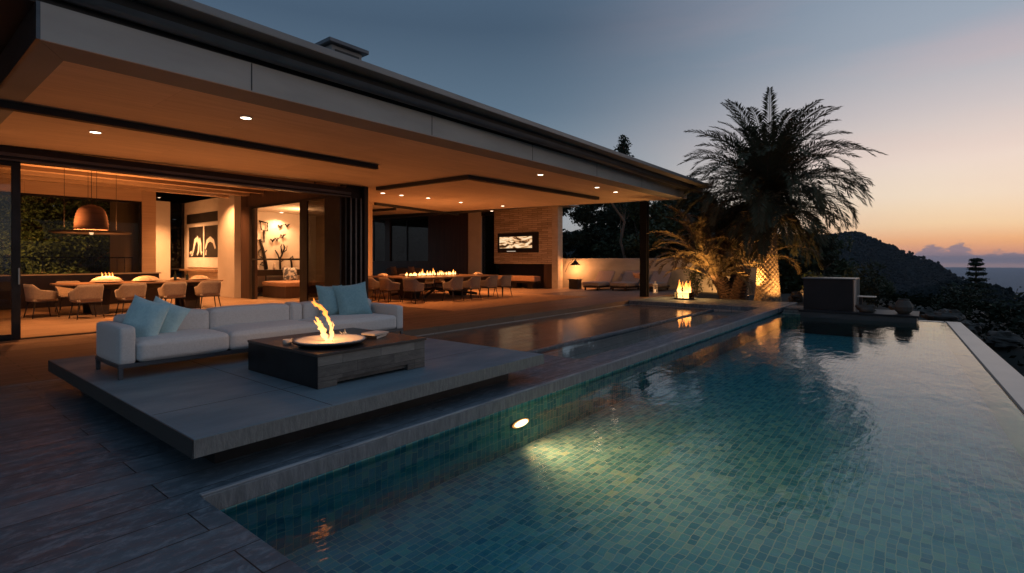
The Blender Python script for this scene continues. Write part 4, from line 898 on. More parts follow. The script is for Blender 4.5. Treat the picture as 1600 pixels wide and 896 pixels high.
# ------------------------------------------------------------------ fire dining table zone
tag(MB().box(10.3, 10.35, .0, 17.6, 17.9, .014).build('rug', M_rug, origin=(14, 14, 0), bevel=.004), 'large tan rug under the fire dining table', 'rug')
T2 = thing('fire_dining_table', 'large dark dining table with a row of flames burning down its middle', 'table', (13.7, 14.8, 0))
MB().prism(slab(11.55, 16.0, 13.25, 16.5, 0, 0, .25, .25), .79, .835).build('tabletop', M_tabletop, T2, bevel=.008)
tr_ = MB().box(12.4, 14.78, .836, 15.0, 15.12, .86).build('burner_trough', M_black, T2)
for x in (12.5, 15.0): MB().add([(x - .3, 14.3, .79), (x + .3, 14.3, .79), (x + .3, 15.4, .79), (x - .3, 15.4, .79), (x - .12, 14.5, .02), (x + .12, 14.5, .02), (x + .12, 15.2, .02), (x - .12, 15.2, .02)], [(0, 1, 2, 3), (7, 6, 5, 4), (0, 4, 5, 1), (1, 5, 6, 2), (2, 6, 7, 3), (3, 7, 4, 0)]).build('pedestal', M_chairleg, T2)
MB().tube([(12.4, 13.9, .12), (13.75, 14.85, .35), (15.1, 15.8, .12)], .05, 8).tube([(12.4, 15.8, .12), (13.75, 14.85, .35), (15.1, 13.9, .12)], .05, 8).build('cross_brace', M_chairleg, T2)
f = MB(); rnd = random.Random(5)
for k in range(34):
    x = 12.45 + 2.5 * k / 33 + rnd.uniform(-.03, .03); y = 14.95 + rnd.uniform(-.07, .07); hgt = rnd.uniform(.06, .14) * (1.35 if 8 < k < 24 else 1) * (1.5 if k % 7 == 3 else 1); r = rnd.uniform(.026, .050); dx = rnd.uniform(-.05, .05)
    flame_tongue(f, [(x, y, .855), (x + dx * .3, y, .855 + hgt * .35), (x + dx, y, .855 + hgt * .7), (x + dx * .6, y, .855 + hgt)], [r * .8, r, r * .6, .003], k + 40, 10, 8)
f.build('flame', M_flame, T2, smooth=True)
for x in (12.8, 13.7, 14.6): light('POINT', (x, 14.95, 1.15), 85, parent=T2, size=.15)
dish(11.95, 15.7, .835, .20, 'dish of bread at the left corner of the fire dining table'); dish(15.5, 14.2, .835, .20, 'dish of bread at the right end of the fire dining table')
dish(12.2, 14.3, .835, .16, 'small empty plate near the left chairs of the fire dining table', lump=False)
# indoor sofa at far wall
S2 = thing('indoor_sofa', 'brown upholstered sofa against the far wall behind the fire dining table', 'sofa', (19, 24, 0))
rbox(18.9, 22.5, .1, 19.9, 25.6, .50, .03).build('seat_cushion', M_cushbrown, S2, smooth=True); rbox(19.7, 22.5, .45, 20.0, 25.6, .95, .03).build('back_cushion', M_cushbrown, S2, smooth=True)
for i, y in enumerate((23.0, 24.6)):
    tag(pillow(.55, .2, (19.5, y, .8), (radians(-12), 0, radians(88)), 20 + i).build('cushion', M_bench, origin=(19.5, y, .5), smooth=True), ['tan cushion at the right end of the indoor sofa', 'tan cushion at the left end of the indoor sofa'][i], 'cushion')
# tv on chimney
TV = thing('wall_screen', 'wide black framed screen glowing on the stone chimney wall', 'television', (21.48, 16.85, 2.3))
MB().box(21.43, 15.50, 1.82, 21.499, 18.20, 2.86).build('casing', M_artblack, TV, bevel=.01)
def tvmat():
    m, t, out = nt('screen picture'); e = N(t, 'ShaderNodeEmission'); L(t, e.outputs[0], out.inputs[0]); e.inputs[1].default_value = 1.0
    mp = mapping(t, (1, .75, 3.0)); n = N(t, 'ShaderNodeTexNoise'); n.inputs['Scale'].default_value = 1.8; n.inputs['Detail'].default_value = 3; n.inputs['Distortion'].default_value = 1.5; L(t, mp.outputs[0], n.inputs['Vector'])
    r = ramp(t, n.outputs['Fac'], [(.40, (.05, .022, .01)), (.46, (.55, .25, .10)), (.52, (1.0, .62, .32)), (.62, (1.0, .78, .5))]); L(t, r.outputs[0], e.inputs[0]); return m
MB().box(21.424, 15.88, 2.06, 21.429, 18.06, 2.66).build('screen', tvmat(), TV)
MB().box(21.424, 16.95, 1.875, 21.429, 17.55, 1.91).build('indicator_strip', emis('pale indicator', (.8, .65, .5), .7), TV)
BN = thing('bench', 'low cushioned bench in the dark recess under the stone chimney', 'bench', (20.9, 16.4, 0))
rbox(20.7, 15.2, .36, 21.25, 17.9, .62, .01, 8, .03).build('cushion_seat', M_bench, BN, smooth=True)
MB().box(20.7, 15.2, .27, 21.25, 17.9, .358).build('frame', M_cab, BN)
for y in (15.35, 16.35, 17.45): MB().box(20.75, y, 0, 21.2, y + .3, .269).build('leg', M_cab, BN)

# loungers by the garden wall
def lounger(x, y, label):
    t = thing('sun_lounger', label, 'lounger', (x, y, 0), 'sun loungers by the garden wall')
    rbox(x - .1, y - .55, .20, x + 1.1, y + .35, .38, .02, 8, .04).build('seat_cushion', M_cushbrown, t, smooth=True)
    q = MB(); q.add([(x + 1.05, y - .55, .36), (x + 1.55, y - .55, .90), (x + 1.62, y - .55, .84), (x + 1.2, y - .55, .30), (x + 1.05, y + .35, .36), (x + 1.55, y + .35, .90), (x + 1.62, y + .35, .84), (x + 1.2, y + .35, .30)], [(0, 1, 2, 3), (7, 6, 5, 4), (0, 4, 5, 1), (1, 5, 6, 2), (2, 6, 7, 3), (3, 7, 4, 0)])
    q.build('backrest', M_cushbrown, t, bevel=.03)
    MB().box(x - .05, y - .5, .12, x + 1.5, y + .3, .198).build('frame', M_cab, t)
    for a, b in ((0, -.45), (0, .2), (1.35, -.45), (1.35, .2)): MB().box(x + a, y + b, 0, x + a + .06, y + b + .06, .119).build('leg', M_cab, t)
lounger(21.5, 12.55, 'left brown sun lounger beside the black side table'); lounger(22.0, 11.35, 'middle brown sun lounger with its back raised against the wall'); lounger(22.5, 10.1, 'right sun lounger half hidden behind the steel column')
tag(MB().box(21.9, 13.45, 0, 22.3, 13.95, .46).box(21.85, 13.40, .461, 22.35, 14.0, .49).build('side_table', M_artblack, origin=(22.1, 13.7, 0), bevel=.01), 'black cube side table at the foot of the garden wall under the cone lamp', 'table')
tag(pillow(.45, .15, (23.3, 10.95, .62), (radians(-20), 0, radians(80)), 31).build('cushion', M_bench, origin=(23.3, 10.95, .4), smooth=True), 'small tan cushion on the middle sun lounger', 'cushion')
# cone wall lamp on a bracket
WL = thing('wall_lamp', 'black cone lamp on a scrolled bracket lighting the garden wall', 'lamp', (22.55, 13.9, 1.4))
MB().lathe([(.02, .28), (.05, .22), (.26, 0), (.25, -.005), (.03, .20)], (22.35, 13.85, 1.18), 24).build('shade', M_black, WL, smooth=True)
MB().tube([(22.35, 13.85, 1.46), (22.45, 13.95, 1.56), (22.62, 14.15, 1.5), (22.70, 14.3, 1.3)], .015, 6).tube([(22.55, 14.1, 1.4), (22.6, 14.4, 1.25), (22.5, 14.55, .8)], .012, 6).build('bracket', M_black, WL, smooth=True)
MB().lathe([(0, -.03), (.05, .0), (.04, .06), (0, .08)], (22.35, 13.85, 1.20), 12).build('bulb', emis('lamp bulb', (1, .6, .3), 8), WL, smooth=True)
light('POINT', (22.38, 13.85, 1.0), 130, parent=WL, size=.06)
W2 = thing('wall_lamp', 'black cone lamp on the garden wall close behind the fire, unlit', 'lamp', (24.4, 8.35, 1.3))
MB().lathe([(.02, .24), (.05, .20), (.22, 0), (.21, -.005), (.03, .17)], (24.35, 8.32, 1.22), 20).build('shade', M_black, W2, smooth=True)
MB().tube([(24.35, 8.32, 1.46), (24.45, 8.4, 1.5), (24.68, 8.42, 1.42)], .012, 6).build('bracket', M_black, W2, smooth=True)
tag(MB().tube([(22.6, 6.95, -.05), (22.6, 6.96, .8), (22.61, 6.95, 1.55)], [.022, .02, .015], 7).build('garden_pole', M_bark, origin=(22.6, 6.95, 0)), 'thin bare pole standing before the garden wall right of the fire', 'pole')
LN = thing('lantern', 'small candle lantern with a loop handle on the deck right of the column', 'lantern', (21.5, 9.26, 0))
MB().box(21.42, 9.18, 0, 21.58, 9.34, .03).box(21.42, 9.18, .36, 21.58, 9.34, .40).build('case', M_white, LN)
MB().box(21.43, 9.19, .031, 21.45, 9.21, .359).box(21.55, 9.19, .031, 21.57, 9.21, .359).box(21.43, 9.31, .031, 21.45, 9.33, .359).box(21.55, 9.31, .031, 21.57, 9.33, .359).build('frame_post', M_white, LN)
MB().tube([(21.44, 9.26, .40), (21.46, 9.26, .50), (21.54, 9.26, .50), (21.56, 9.26, .40)], .01, 6).build('handle', M_white, LN); MB().lathe([(0, .03), (.035, .03), (.035, .16), (0, .16)], (21.5, 9.26, 0), 14).build('candle', emis('glowing candle', (1, .55, .25), 1.2), LN, smooth=True)

# fire bowl
FB = thing('fire_pit', 'tall flames rising from a glass sided burner on the deck end', 'fire', (18.72, 6.95, 0))
MB().box(18.45, 6.68, .001, 18.98, 7.22, .05).build('burner_tray', M_black, FB, bevel=.006)
q = MB()
for (a, b, c, d) in ((18.45, 6.68, 18.98, 6.69), (18.45, 7.21, 18.98, 7.22), (18.45, 6.69, 18.46, 7.21), (18.97, 6.69, 18.98, 7.21)): q.box(a, b, .051, c, d, .26)
q.build('glass_screen', M_glasspane, FB)
f = MB(); rnd = random.Random(9)
for k in range(22):
    x = 18.72 + rnd.uniform(-.17, .17); y = 6.95 + rnd.uniform(-.19, .19); hgt = rnd.uniform(.35, .68) * (1.35 if k % 6 == 0 else 1); r = rnd.uniform(.028, .05); dx = rnd.uniform(-.05, .05); dy = rnd.uniform(-.05, .05)
    flame_tongue(f, [(x, y, .05), (x + dx * .2, y + dy * .3, .05 + hgt * .25), (x - dx * .4, y - dy * .4, .05 + hgt * .5), (x + dx, y + dy, .05 + hgt * .75), (x + dx * .5, y + dy, .05 + hgt)], [r * .7, r, r * .8, r * .45, .003], k + 80, 18, 8)
f.build('flame', M_flame, FB, smooth=True)
light('POINT', (18.72, 6.95, .50), 380, (1, .48, .15), FB, size=.14)

# ------------------------------------------------------------------ pool lamp
PL = thing('pool_light', 'oval underwater lamp shining from the pool wall', 'light', (4.51, 3.49, -.35))
MB().lathe([(0, 0), (.085, 0), (.10, .012), (.10, .02), (0, .02)], (0, 0, 0), 28).v
pm = MB()
for (rr, dd, nm, mm) in ((.11, .012, 'bezel', M_grey), (.098, .018, 'halo_ring', emis('pool lamp halo', (1, .36, .10), 1.3)), (.078, .024, 'lens', emis('pool lamp lens', (1, .70, .36), 6))):  # middle ring glows to paint the orange halo around the lens
    q = MB(); vs = [(4.51, 3.508 - dd, -.35)]
    for k in range(28): a = 2 * pi * k / 28; vs.append((4.51 + cos(a) * rr * 1.5, 3.508 - dd, -.35 + sin(a) * rr * .42))
    for k in range(28): a = 2 * pi * k / 28; vs.append((4.51 + cos(a) * rr * 1.5, 3.509, -.35 + sin(a) * rr * .42))
    q.add(vs, [(0, 1 + k, 1 + (k + 1) % 28) for k in range(28)] + [(1 + k, 29 + k, 29 + (k + 1) % 28, 1 + (k + 1) % 28) for k in range(28)]); q.build(nm, mm, PL)
light('SPOT', (4.51, 3.45, -.35), 42, (1, .27, .10), PL, size=.10, spot=150, blend=.8, target=(4.85, 2.9, -.62))
pl_ = light('SPOT', (4.51, 3.43, -.34), 470, (1, .29, .10), PL, size=.12, spot=160, blend=1.0, target=(5.5, 1.0, -.45))
pl_.data.use_nodes = True; lt_ = pl_.data.node_tree; em_ = [n for n in lt_.nodes if n.type == 'EMISSION'][0]; fo_ = lt_.nodes.new('ShaderNodeLightFalloff'); fo_.inputs['Strength'].default_value = 1.0; fo_.inputs['Smooth'].default_value = .4
lt_.links.new(fo_.outputs['Linear'], em_.inputs['Strength'])

# ------------------------------------------------------------------ water feature at the far end
WF = thing('water_feature', 'black plinth with a dark glass box rising at the far end of the pool', 'fountain', (16.8, 1.6, -.15))
MB().box(16.55, .22, -.78, 18.0, 2.82, -.02).build('plinth', M_plinth, WF, bevel=.008)
MB().box(16.50, .18, -.018, 18.05, 2.86, .035).build('plinth_cap', M_blackstone, WF, bevel=.006)
MB().box(16.9, 1.60, .036, 17.9, 2.80, .90).build('dark_box', M_blackstone, WF, bevel=.005)
q = MB().box(16.86, 1.54, .901, 17.94, 2.84, .93)
q.build('box_rim', M_grey, WF, bevel=.004)
for x in (16.88, 17.1, 17.35, 17.9): MB().box(x, 1.54, .036, x + .035, 1.575, .90).build('corner_post', M_infin, WF)
MB().box(16.75, 1.08, .44, 17.05, 1.50, .465).build('spout_shelf', M_infin, WF, bevel=.004)
MB().tube([(16.9, 1.42, .036), (16.9, 1.42, .44)], .045, 10).build('spout_post', M_black, WF)
def rock(x, y, z, sx, sy, sz, seed):
    vs = []; fs = []; nn = 12; m = 16
    for i in range(nn + 1):
        for k in range(m):
            ph = pi * i / nn; a = 2 * pi * k / m; d = Vector((sin(ph) * cos(a), sin(ph) * sin(a), cos(ph))); r = 1 + .42 * mn.noise(d * 1.3 + Vector((seed, 0, 0))) + .30 * mn.cell(d * 2.1 + Vector((0, seed, 0))) * .6 + .16 * mn.noise(d * 4.5 + Vector((seed, seed, 0)))
            vs.append((x + d.x * sx * r, y + d.y * sy * r, z + d.z * sz * r))
    fs = [(i * m + k, (i + 1) * m + k, (i + 1) * m + (k + 1) % m, i * m + (k + 1) % m) for i in range(nn) for k in range(m)]
    return MB().add(vs, fs)
tag(rock(16.85, 1.30, .12, .14, .20, .13, 2).build('rock', M_rock, origin=(16.85, 1.3, .036), smooth=True), 'small dark stone at the foot of the spout on the black plinth', 'rock')
tag(rock(16.85, 1.74 - .0, .10, .001 + .1, .14, .10, 3).build('rock', M_rock, origin=(16.8, 1.75, .036), smooth=True), 'small dark stone against the front of the dark glass box', 'rock') if False else None
vz = MB().lathe([(0, 0), (.12, 0), (.19, .08), (.21, .18), (.15, .32), (.11, .36), (.13, .38), (.10, .38), (0, .2)], (17.0, .50, .036), 12)
tag(vz.build('vase', basic('dark cast stone', (.06, .055, .05), None, .8, bump=.5), origin=(17, .5, .036)), 'faceted dark stone urn at the right end of the black plinth', 'vase')
tag(MB().box(17.25, 2.9, -.4, 18.6, 3.40, -.07).box(17.45, 2.9, -.069, 18.6, 3.40, -.01).build('stone_step', M_slabedge, origin=(17.8, 3.1, -.1), bevel=.01), 'low stone step between the deck corner and the black plinth', 'step')

# ------------------------------------------------------------------ rocks in garden
rr = [(19.2, -.3, -.15, .30, .45, .20), (20.4, .6, -.10, .42, .40, .26), (21.8, -.5, -.35, .6, .5, .34), (18.7, -.85, -.35, .35, .3, .22), (23.2, .3, -.45, .6, .5, .36), (18.9, 2.6, -.05, .25, .3, .2), (21.6, 3.7, .10, .5, .4, .3), (19.6, -1.6, -.7, .45, .5, .30), (24.5, -1.2, -1.0, .8, .7, .42), (22.0, 2.6, -.1, .4, .4, .28)]
rl = ['boulder just beyond the right end of the black plinth', 'rounded boulder behind the urn on the black plinth', 'broad boulder lower down the slope past the pool corner', 'boulder nearest the far corner of the pale pool edge', 'large dim boulder farther back on the garden slope', 'small warm lit stone beside the single palm trunk', 'orange lit boulder under the shrub right of the palm', 'boulder on the slope nearest the wire fence', 'large boulder half lost in the dark bushes by the fence', 'low boulder in shade behind the dark glass box']
for i, (x, y, z, a, b, c) in enumerate(rr):
    tag(rock(x, y, z - .06, a * .8, b * .8, c * .8, i * 1.7).build('boulder', M_rock, origin=(x, y, z)), rl[i], 'boulder', 'boulders on the garden slope')

# ------------------------------------------------------------------ palms
def frond(mb_l, mb_r, c, az, el, Ln, droop, rnd, npair=34, lw=.042, ll=.50, twist=0):
    c = Vector(c); p = c.copy(); steps = 14; pts = [p.copy()]; h = Vector((cos(az), sin(az), 0)); side = Vector((-sin(az), cos(az), 0))
    e = el; wob = rnd.uniform(-.25, .25)
    for i in range(steps):
        t = (i + 1) / steps; ee = el - droop * t ** 2.0
        d = h * cos(ee) + Vector((0, 0, 1)) * sin(ee) + side * wob * t * .5; d.normalize(); p = p + d * Ln / steps; pts.append(p.copy())
    mb_r.tube(pts, [.020 * (1 - .85 * i / steps) + .003 for i in range(steps + 1)], 5, .6)
    for k in range(npair):
        t = .10 + .90 * k / (npair - 1); f = t * steps; i = min(int(f), steps - 1); q = pts[i].lerp(pts[i + 1], f - i); d = (pts[i + 1] - pts[i]).normalized()
        nrm = side.cross(d).normalized() * -1
        if nrm.z < 0: nrm = -nrm
        l = ll * (.35 + .75 * sin(pi * min(1, t * .92 + .06)) ** .8) * rnd.uniform(.8, 1.12)
        if t > .93: l *= .8
        for s in (-1, 1):
            dv = (side * s * rnd.uniform(.70, .95) + d * (.55 + .5 * t) + nrm * rnd.uniform(.05, .45)).normalized()
            mid = q + dv * l * .5; tip = q + dv * l + Vector((0, 0, -1)) * l * rnd.uniform(.08, .24)
            wv = dv.cross(nrm).normalized() * lw * .5
            mb_l.add([q, mid + wv, tip, mid - wv], [(0, 1, 2, 3)])
def crown(cen, count, Ln, seed, emin, emax, dr, npair=34, ll=.5, r0=.16):
    rnd = random.Random(seed); a, b = MB(), MB()
    for k in range(count):
        t = (k + .5) / count; el = emax + (emin - emax) * t ** .85; az = k * 2.39996 + rnd.uniform(-.25, .25)
        L_ = Ln * rnd.uniform(.86, 1.08) * (1 if t < .75 else .9)
        frond(a, b, (cen[0] + cos(az) * r0, cen[1] + sin(az) * r0, cen[2] - .35 * t), az, el + rnd.uniform(-.08, .08), L_, dr * (.92 - .42 * max(0, min(1, (el - .7) / .7))) * rnd.uniform(.75, 1.2), rnd, npair, ll=ll)
    return a, b
P1 = thing('palm_tree', 'tall single trunk date palm with a full round crown and its diamond patterned trunk lit', 'palm', (20.3, 4.5, -.1))
def trunkmat():
    m, t, out = nt('palm trunk lattice'); p = N(t, 'ShaderNodeBsdfPrincipled'); L(t, p.outputs[0], out.inputs[0]); p.inputs['Roughness'].default_value = .85
    tc = N(t, 'ShaderNodeTexCoord'); n = N(t, 'ShaderNodeTexNoise'); n.inputs['Scale'].default_value = 14; L(t, tc.outputs['Object'], n.inputs['Vector'])
    r = ramp(t, n.outputs['Fac'], [(.35, (.17, .12, .075)), (.65, (.34, .25, .15))]); L(t, r.outputs[0], p.inputs['Base Color']); return m
M_trunk = trunkmat()
NU, NV = 96, 150; vs = []
for i in range(NV + 1):
    t = i / NV; z = -.1 + 3.95 * t; R0 = .31 + .14 * math.exp(-t * 7) + (.10 * max(0, (t - .72) / .28)) + .02 * sin(t * 9)
    for k in range(NU):
        a = 2 * pi * k / NU; u = a * 13 / (2 * pi); v = z / .088
        ca = (u + v * .5); cb = (u - v * .5)
        dd = abs(sin(pi * ca)) * abs(sin(pi * cb)); r = R0 + .055 * (dd ** .6) - .03 + .012 * mn.noise(Vector((a * 4, z * 9, 0)))
        vs.append((20.3 + r * cos(a), 4.5 + r * sin(a), z))
MB().add(vs, [(i * NU + k, i * NU + (k + 1) % NU, (i + 1) * NU + (k + 1) % NU, (i + 1) * NU + k) for i in range(NV) for k in range(NU)]).build('trunk', M_trunk, P1, smooth=False)
a, b = crown((20.3, 4.5, 4.05), 130, 3.4, 21, .02, 1.48, 1.75, 66, .46, .20)
rnd = random.Random(88)
for k in range(54):
    el = -.05 - .95 * rnd.random(); az = k * 2.39996; frond(a, b, (20.3 + cos(az) * .3, 4.5 + sin(az) * .3, 3.75 - .35 * rnd.random()), az, el, rnd.uniform(2.0, 2.9), rnd.uniform(.35, .8), rnd, 46, ll=.42)
a.build('crown', M_palmgreen, P1); b.build('frond_stalk', M_palmdry, P1)
P2 = thing('palm_tree', 'clump palm with several leaning trunks and arching fronds behind the fire', 'palm', (21.0, 5.9, -.1))
tb = MB(); stems = [((21.0, 5.9, -.1), (20.9, 6.35, .8), (20.6, 6.9, 1.5)), ((21.15, 5.75, -.1), (21.2, 5.8, .9), (21.15, 5.9, 2.0)), ((20.9, 5.75, -.1), (20.75, 5.5, .7), (20.55, 5.2, 1.5)), ((21.2, 6.05, -.1), (21.5, 6.5, .7), (21.8, 7.3, 1.4)), ((21.05, 5.95, -.1), (20.7, 6.1, .5), (20.35, 6.3, 1.0))]
for s0, s1, s2 in stems:
    pts = []; rd = []
    for k in range(29):
        t = k / 28; p = (1 - t) ** 2 * Vector(s0) + 2 * t * (1 - t) * Vector(s1) + t * t * Vector(s2); pts.append(p); rd.append((.20 * (1 - t) ** 1.2 + .13) * (1 + .22 * (k % 2)))
    tb.tube(pts, rd, 9)
tb.build('trunk', basic('rough palm stem', (.075, .048, .032), (.035, .023, .016), .9, scale=(9, 9, 14), bump=1.0, bscale=(22, 22, 40)), P2)
ca, cb2 = MB(), MB()
for q, (s0, s1, s2) in enumerate(stems):
    a, b = crown(s2, 22, 2.6, 40 + q, .38, 1.35, 1.60, 50, .36, .08)
    ca.add(a.v, a.f); cb2.add(b.v, b.f)
ca.build('crown', basic('dry palm leaf', (.15, .11, .055), (.09, .07, .035), .65, scale=(1.5, 1.5, 1.5)), P2); cb2.build('frond_stalk', M_palmdry, P2)
def spike(x, y, target, e, label, col=(1, .50, .16), sp=60, z0=0.02):
    t = thing('garden_spotlight', label, 'spotlight', (x, y, z0), 'small garden spotlights')
    d = (Vector(target) - Vector((x, y, z0 + .10))).normalized(); p = Vector((x, y, z0 + .10))
    MB().tube([p - d * .05, p + d * .04], [.03, .038], 12).tube([(x, y, z0 - .05), (x, y, z0 + .09)], .008, 6).build('housing', M_black, t)
    l = MB().tube([p + d * .041, p + d * .043], .03, 12).build('lens', emis('spot lens', (1, .6, .3), 6), t)
    light('SPOT', p + d * .05, e, col, t, size=.03, spot=sp, blend=.6, target=target)
spike(19.55, 3.65, (20.25, 4.4, 1.3), 230, 'spotlight at the foot of the single palm trunk', sp=110)
spike(19.65, 5.0, (20.3, 4.6, 2.9), 700, 'spotlight left of the single palm trunk', sp=80)
spike(20.0, 6.9, (21.0, 6.6, 2.6), 800, 'spotlight at the foot of the clump palm beside the fire', sp=85)
spike(23.6, 7.5, (25.0, 7.8, .6), 160, 'spotlight washing the garden wall behind the clump palm', sp=120)
spike(20.9, 3.0, (22.0, 3.4, .6), 150, 'spotlight hidden behind the dark glass box lighting the shrub', sp=110)

# ------------------------------------------------------------------ shrubs and trees
def leafcloud(mb, c, rad, n, size, rnd, sq=(1, 1, 1)):
    for _ in range(n):
        d = Vector((rnd.gauss(0, 1), rnd.gauss(0, 1), rnd.gauss(0, 1))).normalized() * rad * rnd.random() ** .45
        p = Vector(c) + Vector((d.x * sq[0], d.y * sq[1], d.z * sq[2])); s = size * rnd.uniform(.6, 1.3)
        a = Vector((rnd.gauss(0, 1), rnd.gauss(0, 1), rnd.gauss(0, .7))).normalized(); b = a.cross(Vector((rnd.gauss(0, 1), rnd.gauss(0, 1), rnd.gauss(0, 1)))).normalized()
        mb.add([p - a * s, p + b * s * .45, p + a * s, p - b * s * .45], [(0, 1, 2, 3)])
def shrub(x, y, z, r, label, m=None, n=900, size=.05, seed=0, h=1.0):
    rnd = random.Random(seed); t = thing('shrub', label, 'shrub', (x, y, z), 'shrubs in the garden'); st = MB(); lf = MB()
    for k in range(9):
        a = rnd.uniform(0, 2 * pi); e = Vector((x + cos(a) * r * .7 * rnd.random(), y + sin(a) * r * .7 * rnd.random(), z + r * h * rnd.uniform(.6, 1.3)))
        mid = Vector((x, y, z)).lerp(e, .5) + Vector((rnd.gauss(0, r * .1), rnd.gauss(0, r * .1), 0)); st.tube([(x, y, z - .05), mid, e], [.018, .012, .005], 5)
        for q in (mid, e): leafcloud(lf, q, r * .42, n // 18, size, rnd)
    st.build('stem', M_bark, t); lf.build('foliage', m or M_leaf, t)
shrub(21.9, 7.6, 0, .75, 'airy lit shrub against the garden wall right of the fire', seed=3, n=500, size=.055)
shrub(21.9, 3.3, .1, .6, 'orange lit shrub between the palm trunk and the dark glass box', seed=4, n=900)
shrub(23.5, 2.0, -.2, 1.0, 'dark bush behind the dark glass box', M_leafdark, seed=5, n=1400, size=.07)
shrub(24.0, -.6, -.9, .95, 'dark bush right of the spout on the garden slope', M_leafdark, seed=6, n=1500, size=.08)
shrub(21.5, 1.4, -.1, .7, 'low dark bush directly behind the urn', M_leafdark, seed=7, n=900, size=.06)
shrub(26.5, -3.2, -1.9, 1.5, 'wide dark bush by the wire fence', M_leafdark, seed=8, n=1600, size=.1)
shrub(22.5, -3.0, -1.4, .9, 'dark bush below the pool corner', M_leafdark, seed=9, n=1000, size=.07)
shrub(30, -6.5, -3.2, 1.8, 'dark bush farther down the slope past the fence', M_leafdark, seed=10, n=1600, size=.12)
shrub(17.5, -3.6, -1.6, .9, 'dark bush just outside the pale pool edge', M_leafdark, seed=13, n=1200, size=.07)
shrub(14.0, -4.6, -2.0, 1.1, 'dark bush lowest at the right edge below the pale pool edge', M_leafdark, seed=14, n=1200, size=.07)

def make_tree(seed, H, R, nl, size, m=M_leafdark, trunk_r=.16, base=.06, gap=0):
    rnd = random.Random(seed); st, lf = MB(), MB()
    pts = [Vector((rnd.gauss(0, .12) * k, rnd.gauss(0, .12) * k, H * .8 * k / 6)) for k in range(7)]; st.tube(pts, [trunk_r * (1 - .8 * k / 6) + .02 for k in range(7)], 8)
    cl = []
    for k in range(34):
        hz = rnd.uniform(base, .98); env = R * (sin(pi * min(1, .12 + hz * .86)) ** .7) * (1 - .25 * hz); a = rnd.uniform(0, 2 * pi); r = env * rnd.uniform(.35, .95)
        i = min(5, int(hz * 6)); p0 = pts[i]; e = Vector((cos(a) * r, sin(a) * r, hz * H)); mid = p0.lerp(e, .5) + Vector((0, 0, H * .03)); st.tube([p0, mid, e], [trunk_r * .3, trunk_r * .18, .015], 5)
        cl.append(e); cl.append(mid.lerp(e, rnd.random()))
    for c in cl: leafcloud(lf, c, R * rnd.uniform(.20, .40), int(nl / len(cl)), size, rnd, (1, 1, .75))
    return st, lf
protos = {}
def tree(kind, x, y, z, s, rz, label, cat='tree'):
    spec = {'round': (101, 8, 3.4, 16000, .17), 'wide': (102, 7, 4.0, 16000, .17), 'slender': (103, 8.6, .95, 1500, .12), 'rear': (104, 7, 4.0, 26000, .085)}[kind]
    if kind not in protos:
        t = thing('tree', label, cat, (0, 0, 0), 'dark trees behind the villa and garden')
        if kind == 'slender': st, lf = make_tree(103, 8.6, 1.0, 1500, .11, M_leafdark, .09, .45)
        else: st, lf = make_tree(*spec)
        st.build('trunk', M_palebark if kind == 'slender' else M_bark, t); lf.build('crown', M_leafdark if kind not in ('wide', 'rear') else M_leaf, t); protos[kind] = t
    else: t = copy_tree(protos[kind])
    t.location = (x, y, z); t.rotation_euler = (0, 0, rz); t.scale = (s, s, s); t['label'] = label; return t
tree('round', 30.0, 17.0, .3, .72, .3, 'dark tree behind the garden wall nearest the stone chimney')
tree('wide', 29.5, 13.4, .0, .78, 1.3, 'broad dark tree behind the sun loungers')
tree('round', 30.0, 10.4, -.2, .70, 2.2, 'dark tree behind the garden wall seen beside the steel column')
tree('wide', 29.5, 7.0, -.3, .74, 3.6, 'broad dark tree directly behind the clump palm')
tree('round', 30.0, 4.2, -.9, .44, 4.1, 'dark tree behind the single palm trunk')
tree('wide', 29.0, 1.9, -1.2, .26, 5.0, 'low dark tree behind the dark glass box')
tree('wide', 37.0, 19.0, .5, 1.0, .9, 'taller dark tree in the second row behind the chimney')
tree('wide', 38.0, 13.5, .3, .98, 2.4, 'taller dark tree in the second row behind the loungers')
tree('round', 38.0, 9.0, .0, .72, 5.2, 'taller dark tree in the second row behind the column')
tree('wide', 36.0, 5.4, -1.0, .62, .2, 'dark tree in the second row showing between the palm fronds')
tree('round', 42.0, .4, -5.0, .44, .9, 'low dark tree right of the dark glass box')
tree('slender', 27.6, 13.9, .2, 1.0, .5, 'slender pale stemmed tree rising above the roof edge')
tree('round', 27.5, 19.5, .3, .8, 5.5, 'dark tree outside the narrow window by the chimney')
tree('wide', 28.5, 25.0, .6, .9, 2.9, 'dark tree outside the far windows of the open dining zone')
tree('wide', 25.5, 33.5, .3, .95, 2.2, 'dark tree seen through the right pane of the far windows')
tree('round', 25.0, 37.5, .3, .95, .7, 'dark tree seen through the left pane of the far windows')
tree('wide', 30.0, 40.0, .3, 1.1, 5.1, 'dark tree in the second row past the far windows')
tree('round', 28.5, 30.0, .3, .95, 4.0, 'dark tree outside the leftmost far window of the open dining zone')
tree('wide', 30.5, 35.5, .3, 1.0, 1.0, 'dark tree deepest in the corner past the open dining zone')
tree('round', 26.8, 22.6, .3, .7, 2.6, 'lower dark tree outside between the far windows and the panelling')
tree('rear', .3, 27.2, -.6, .80, 2.0, 'warm lit leafy tree outside the dining room window at the left')
tree('rear', 3.4, 27.2, -.6, .82, 4.4, 'warm lit leafy tree outside the dining room window behind the pendant')
tree('rear', 6.0, 29.6, -.6, .80, 5.4, 'warm lit leafy tree outside the right end of the dining room window')
tree('rear', -3.0, 27.0, -.6, .80, .6, 'warm lit leafy tree behind the far left glass')
tree('round', 8.4, 31.5, .0, .85, 1.1, 'dark tree outside the narrow alcove window')
tree('wide', 2.0, 30.5, -.5, 1.15, 1.5, 'taller dark tree farther behind the dining room')
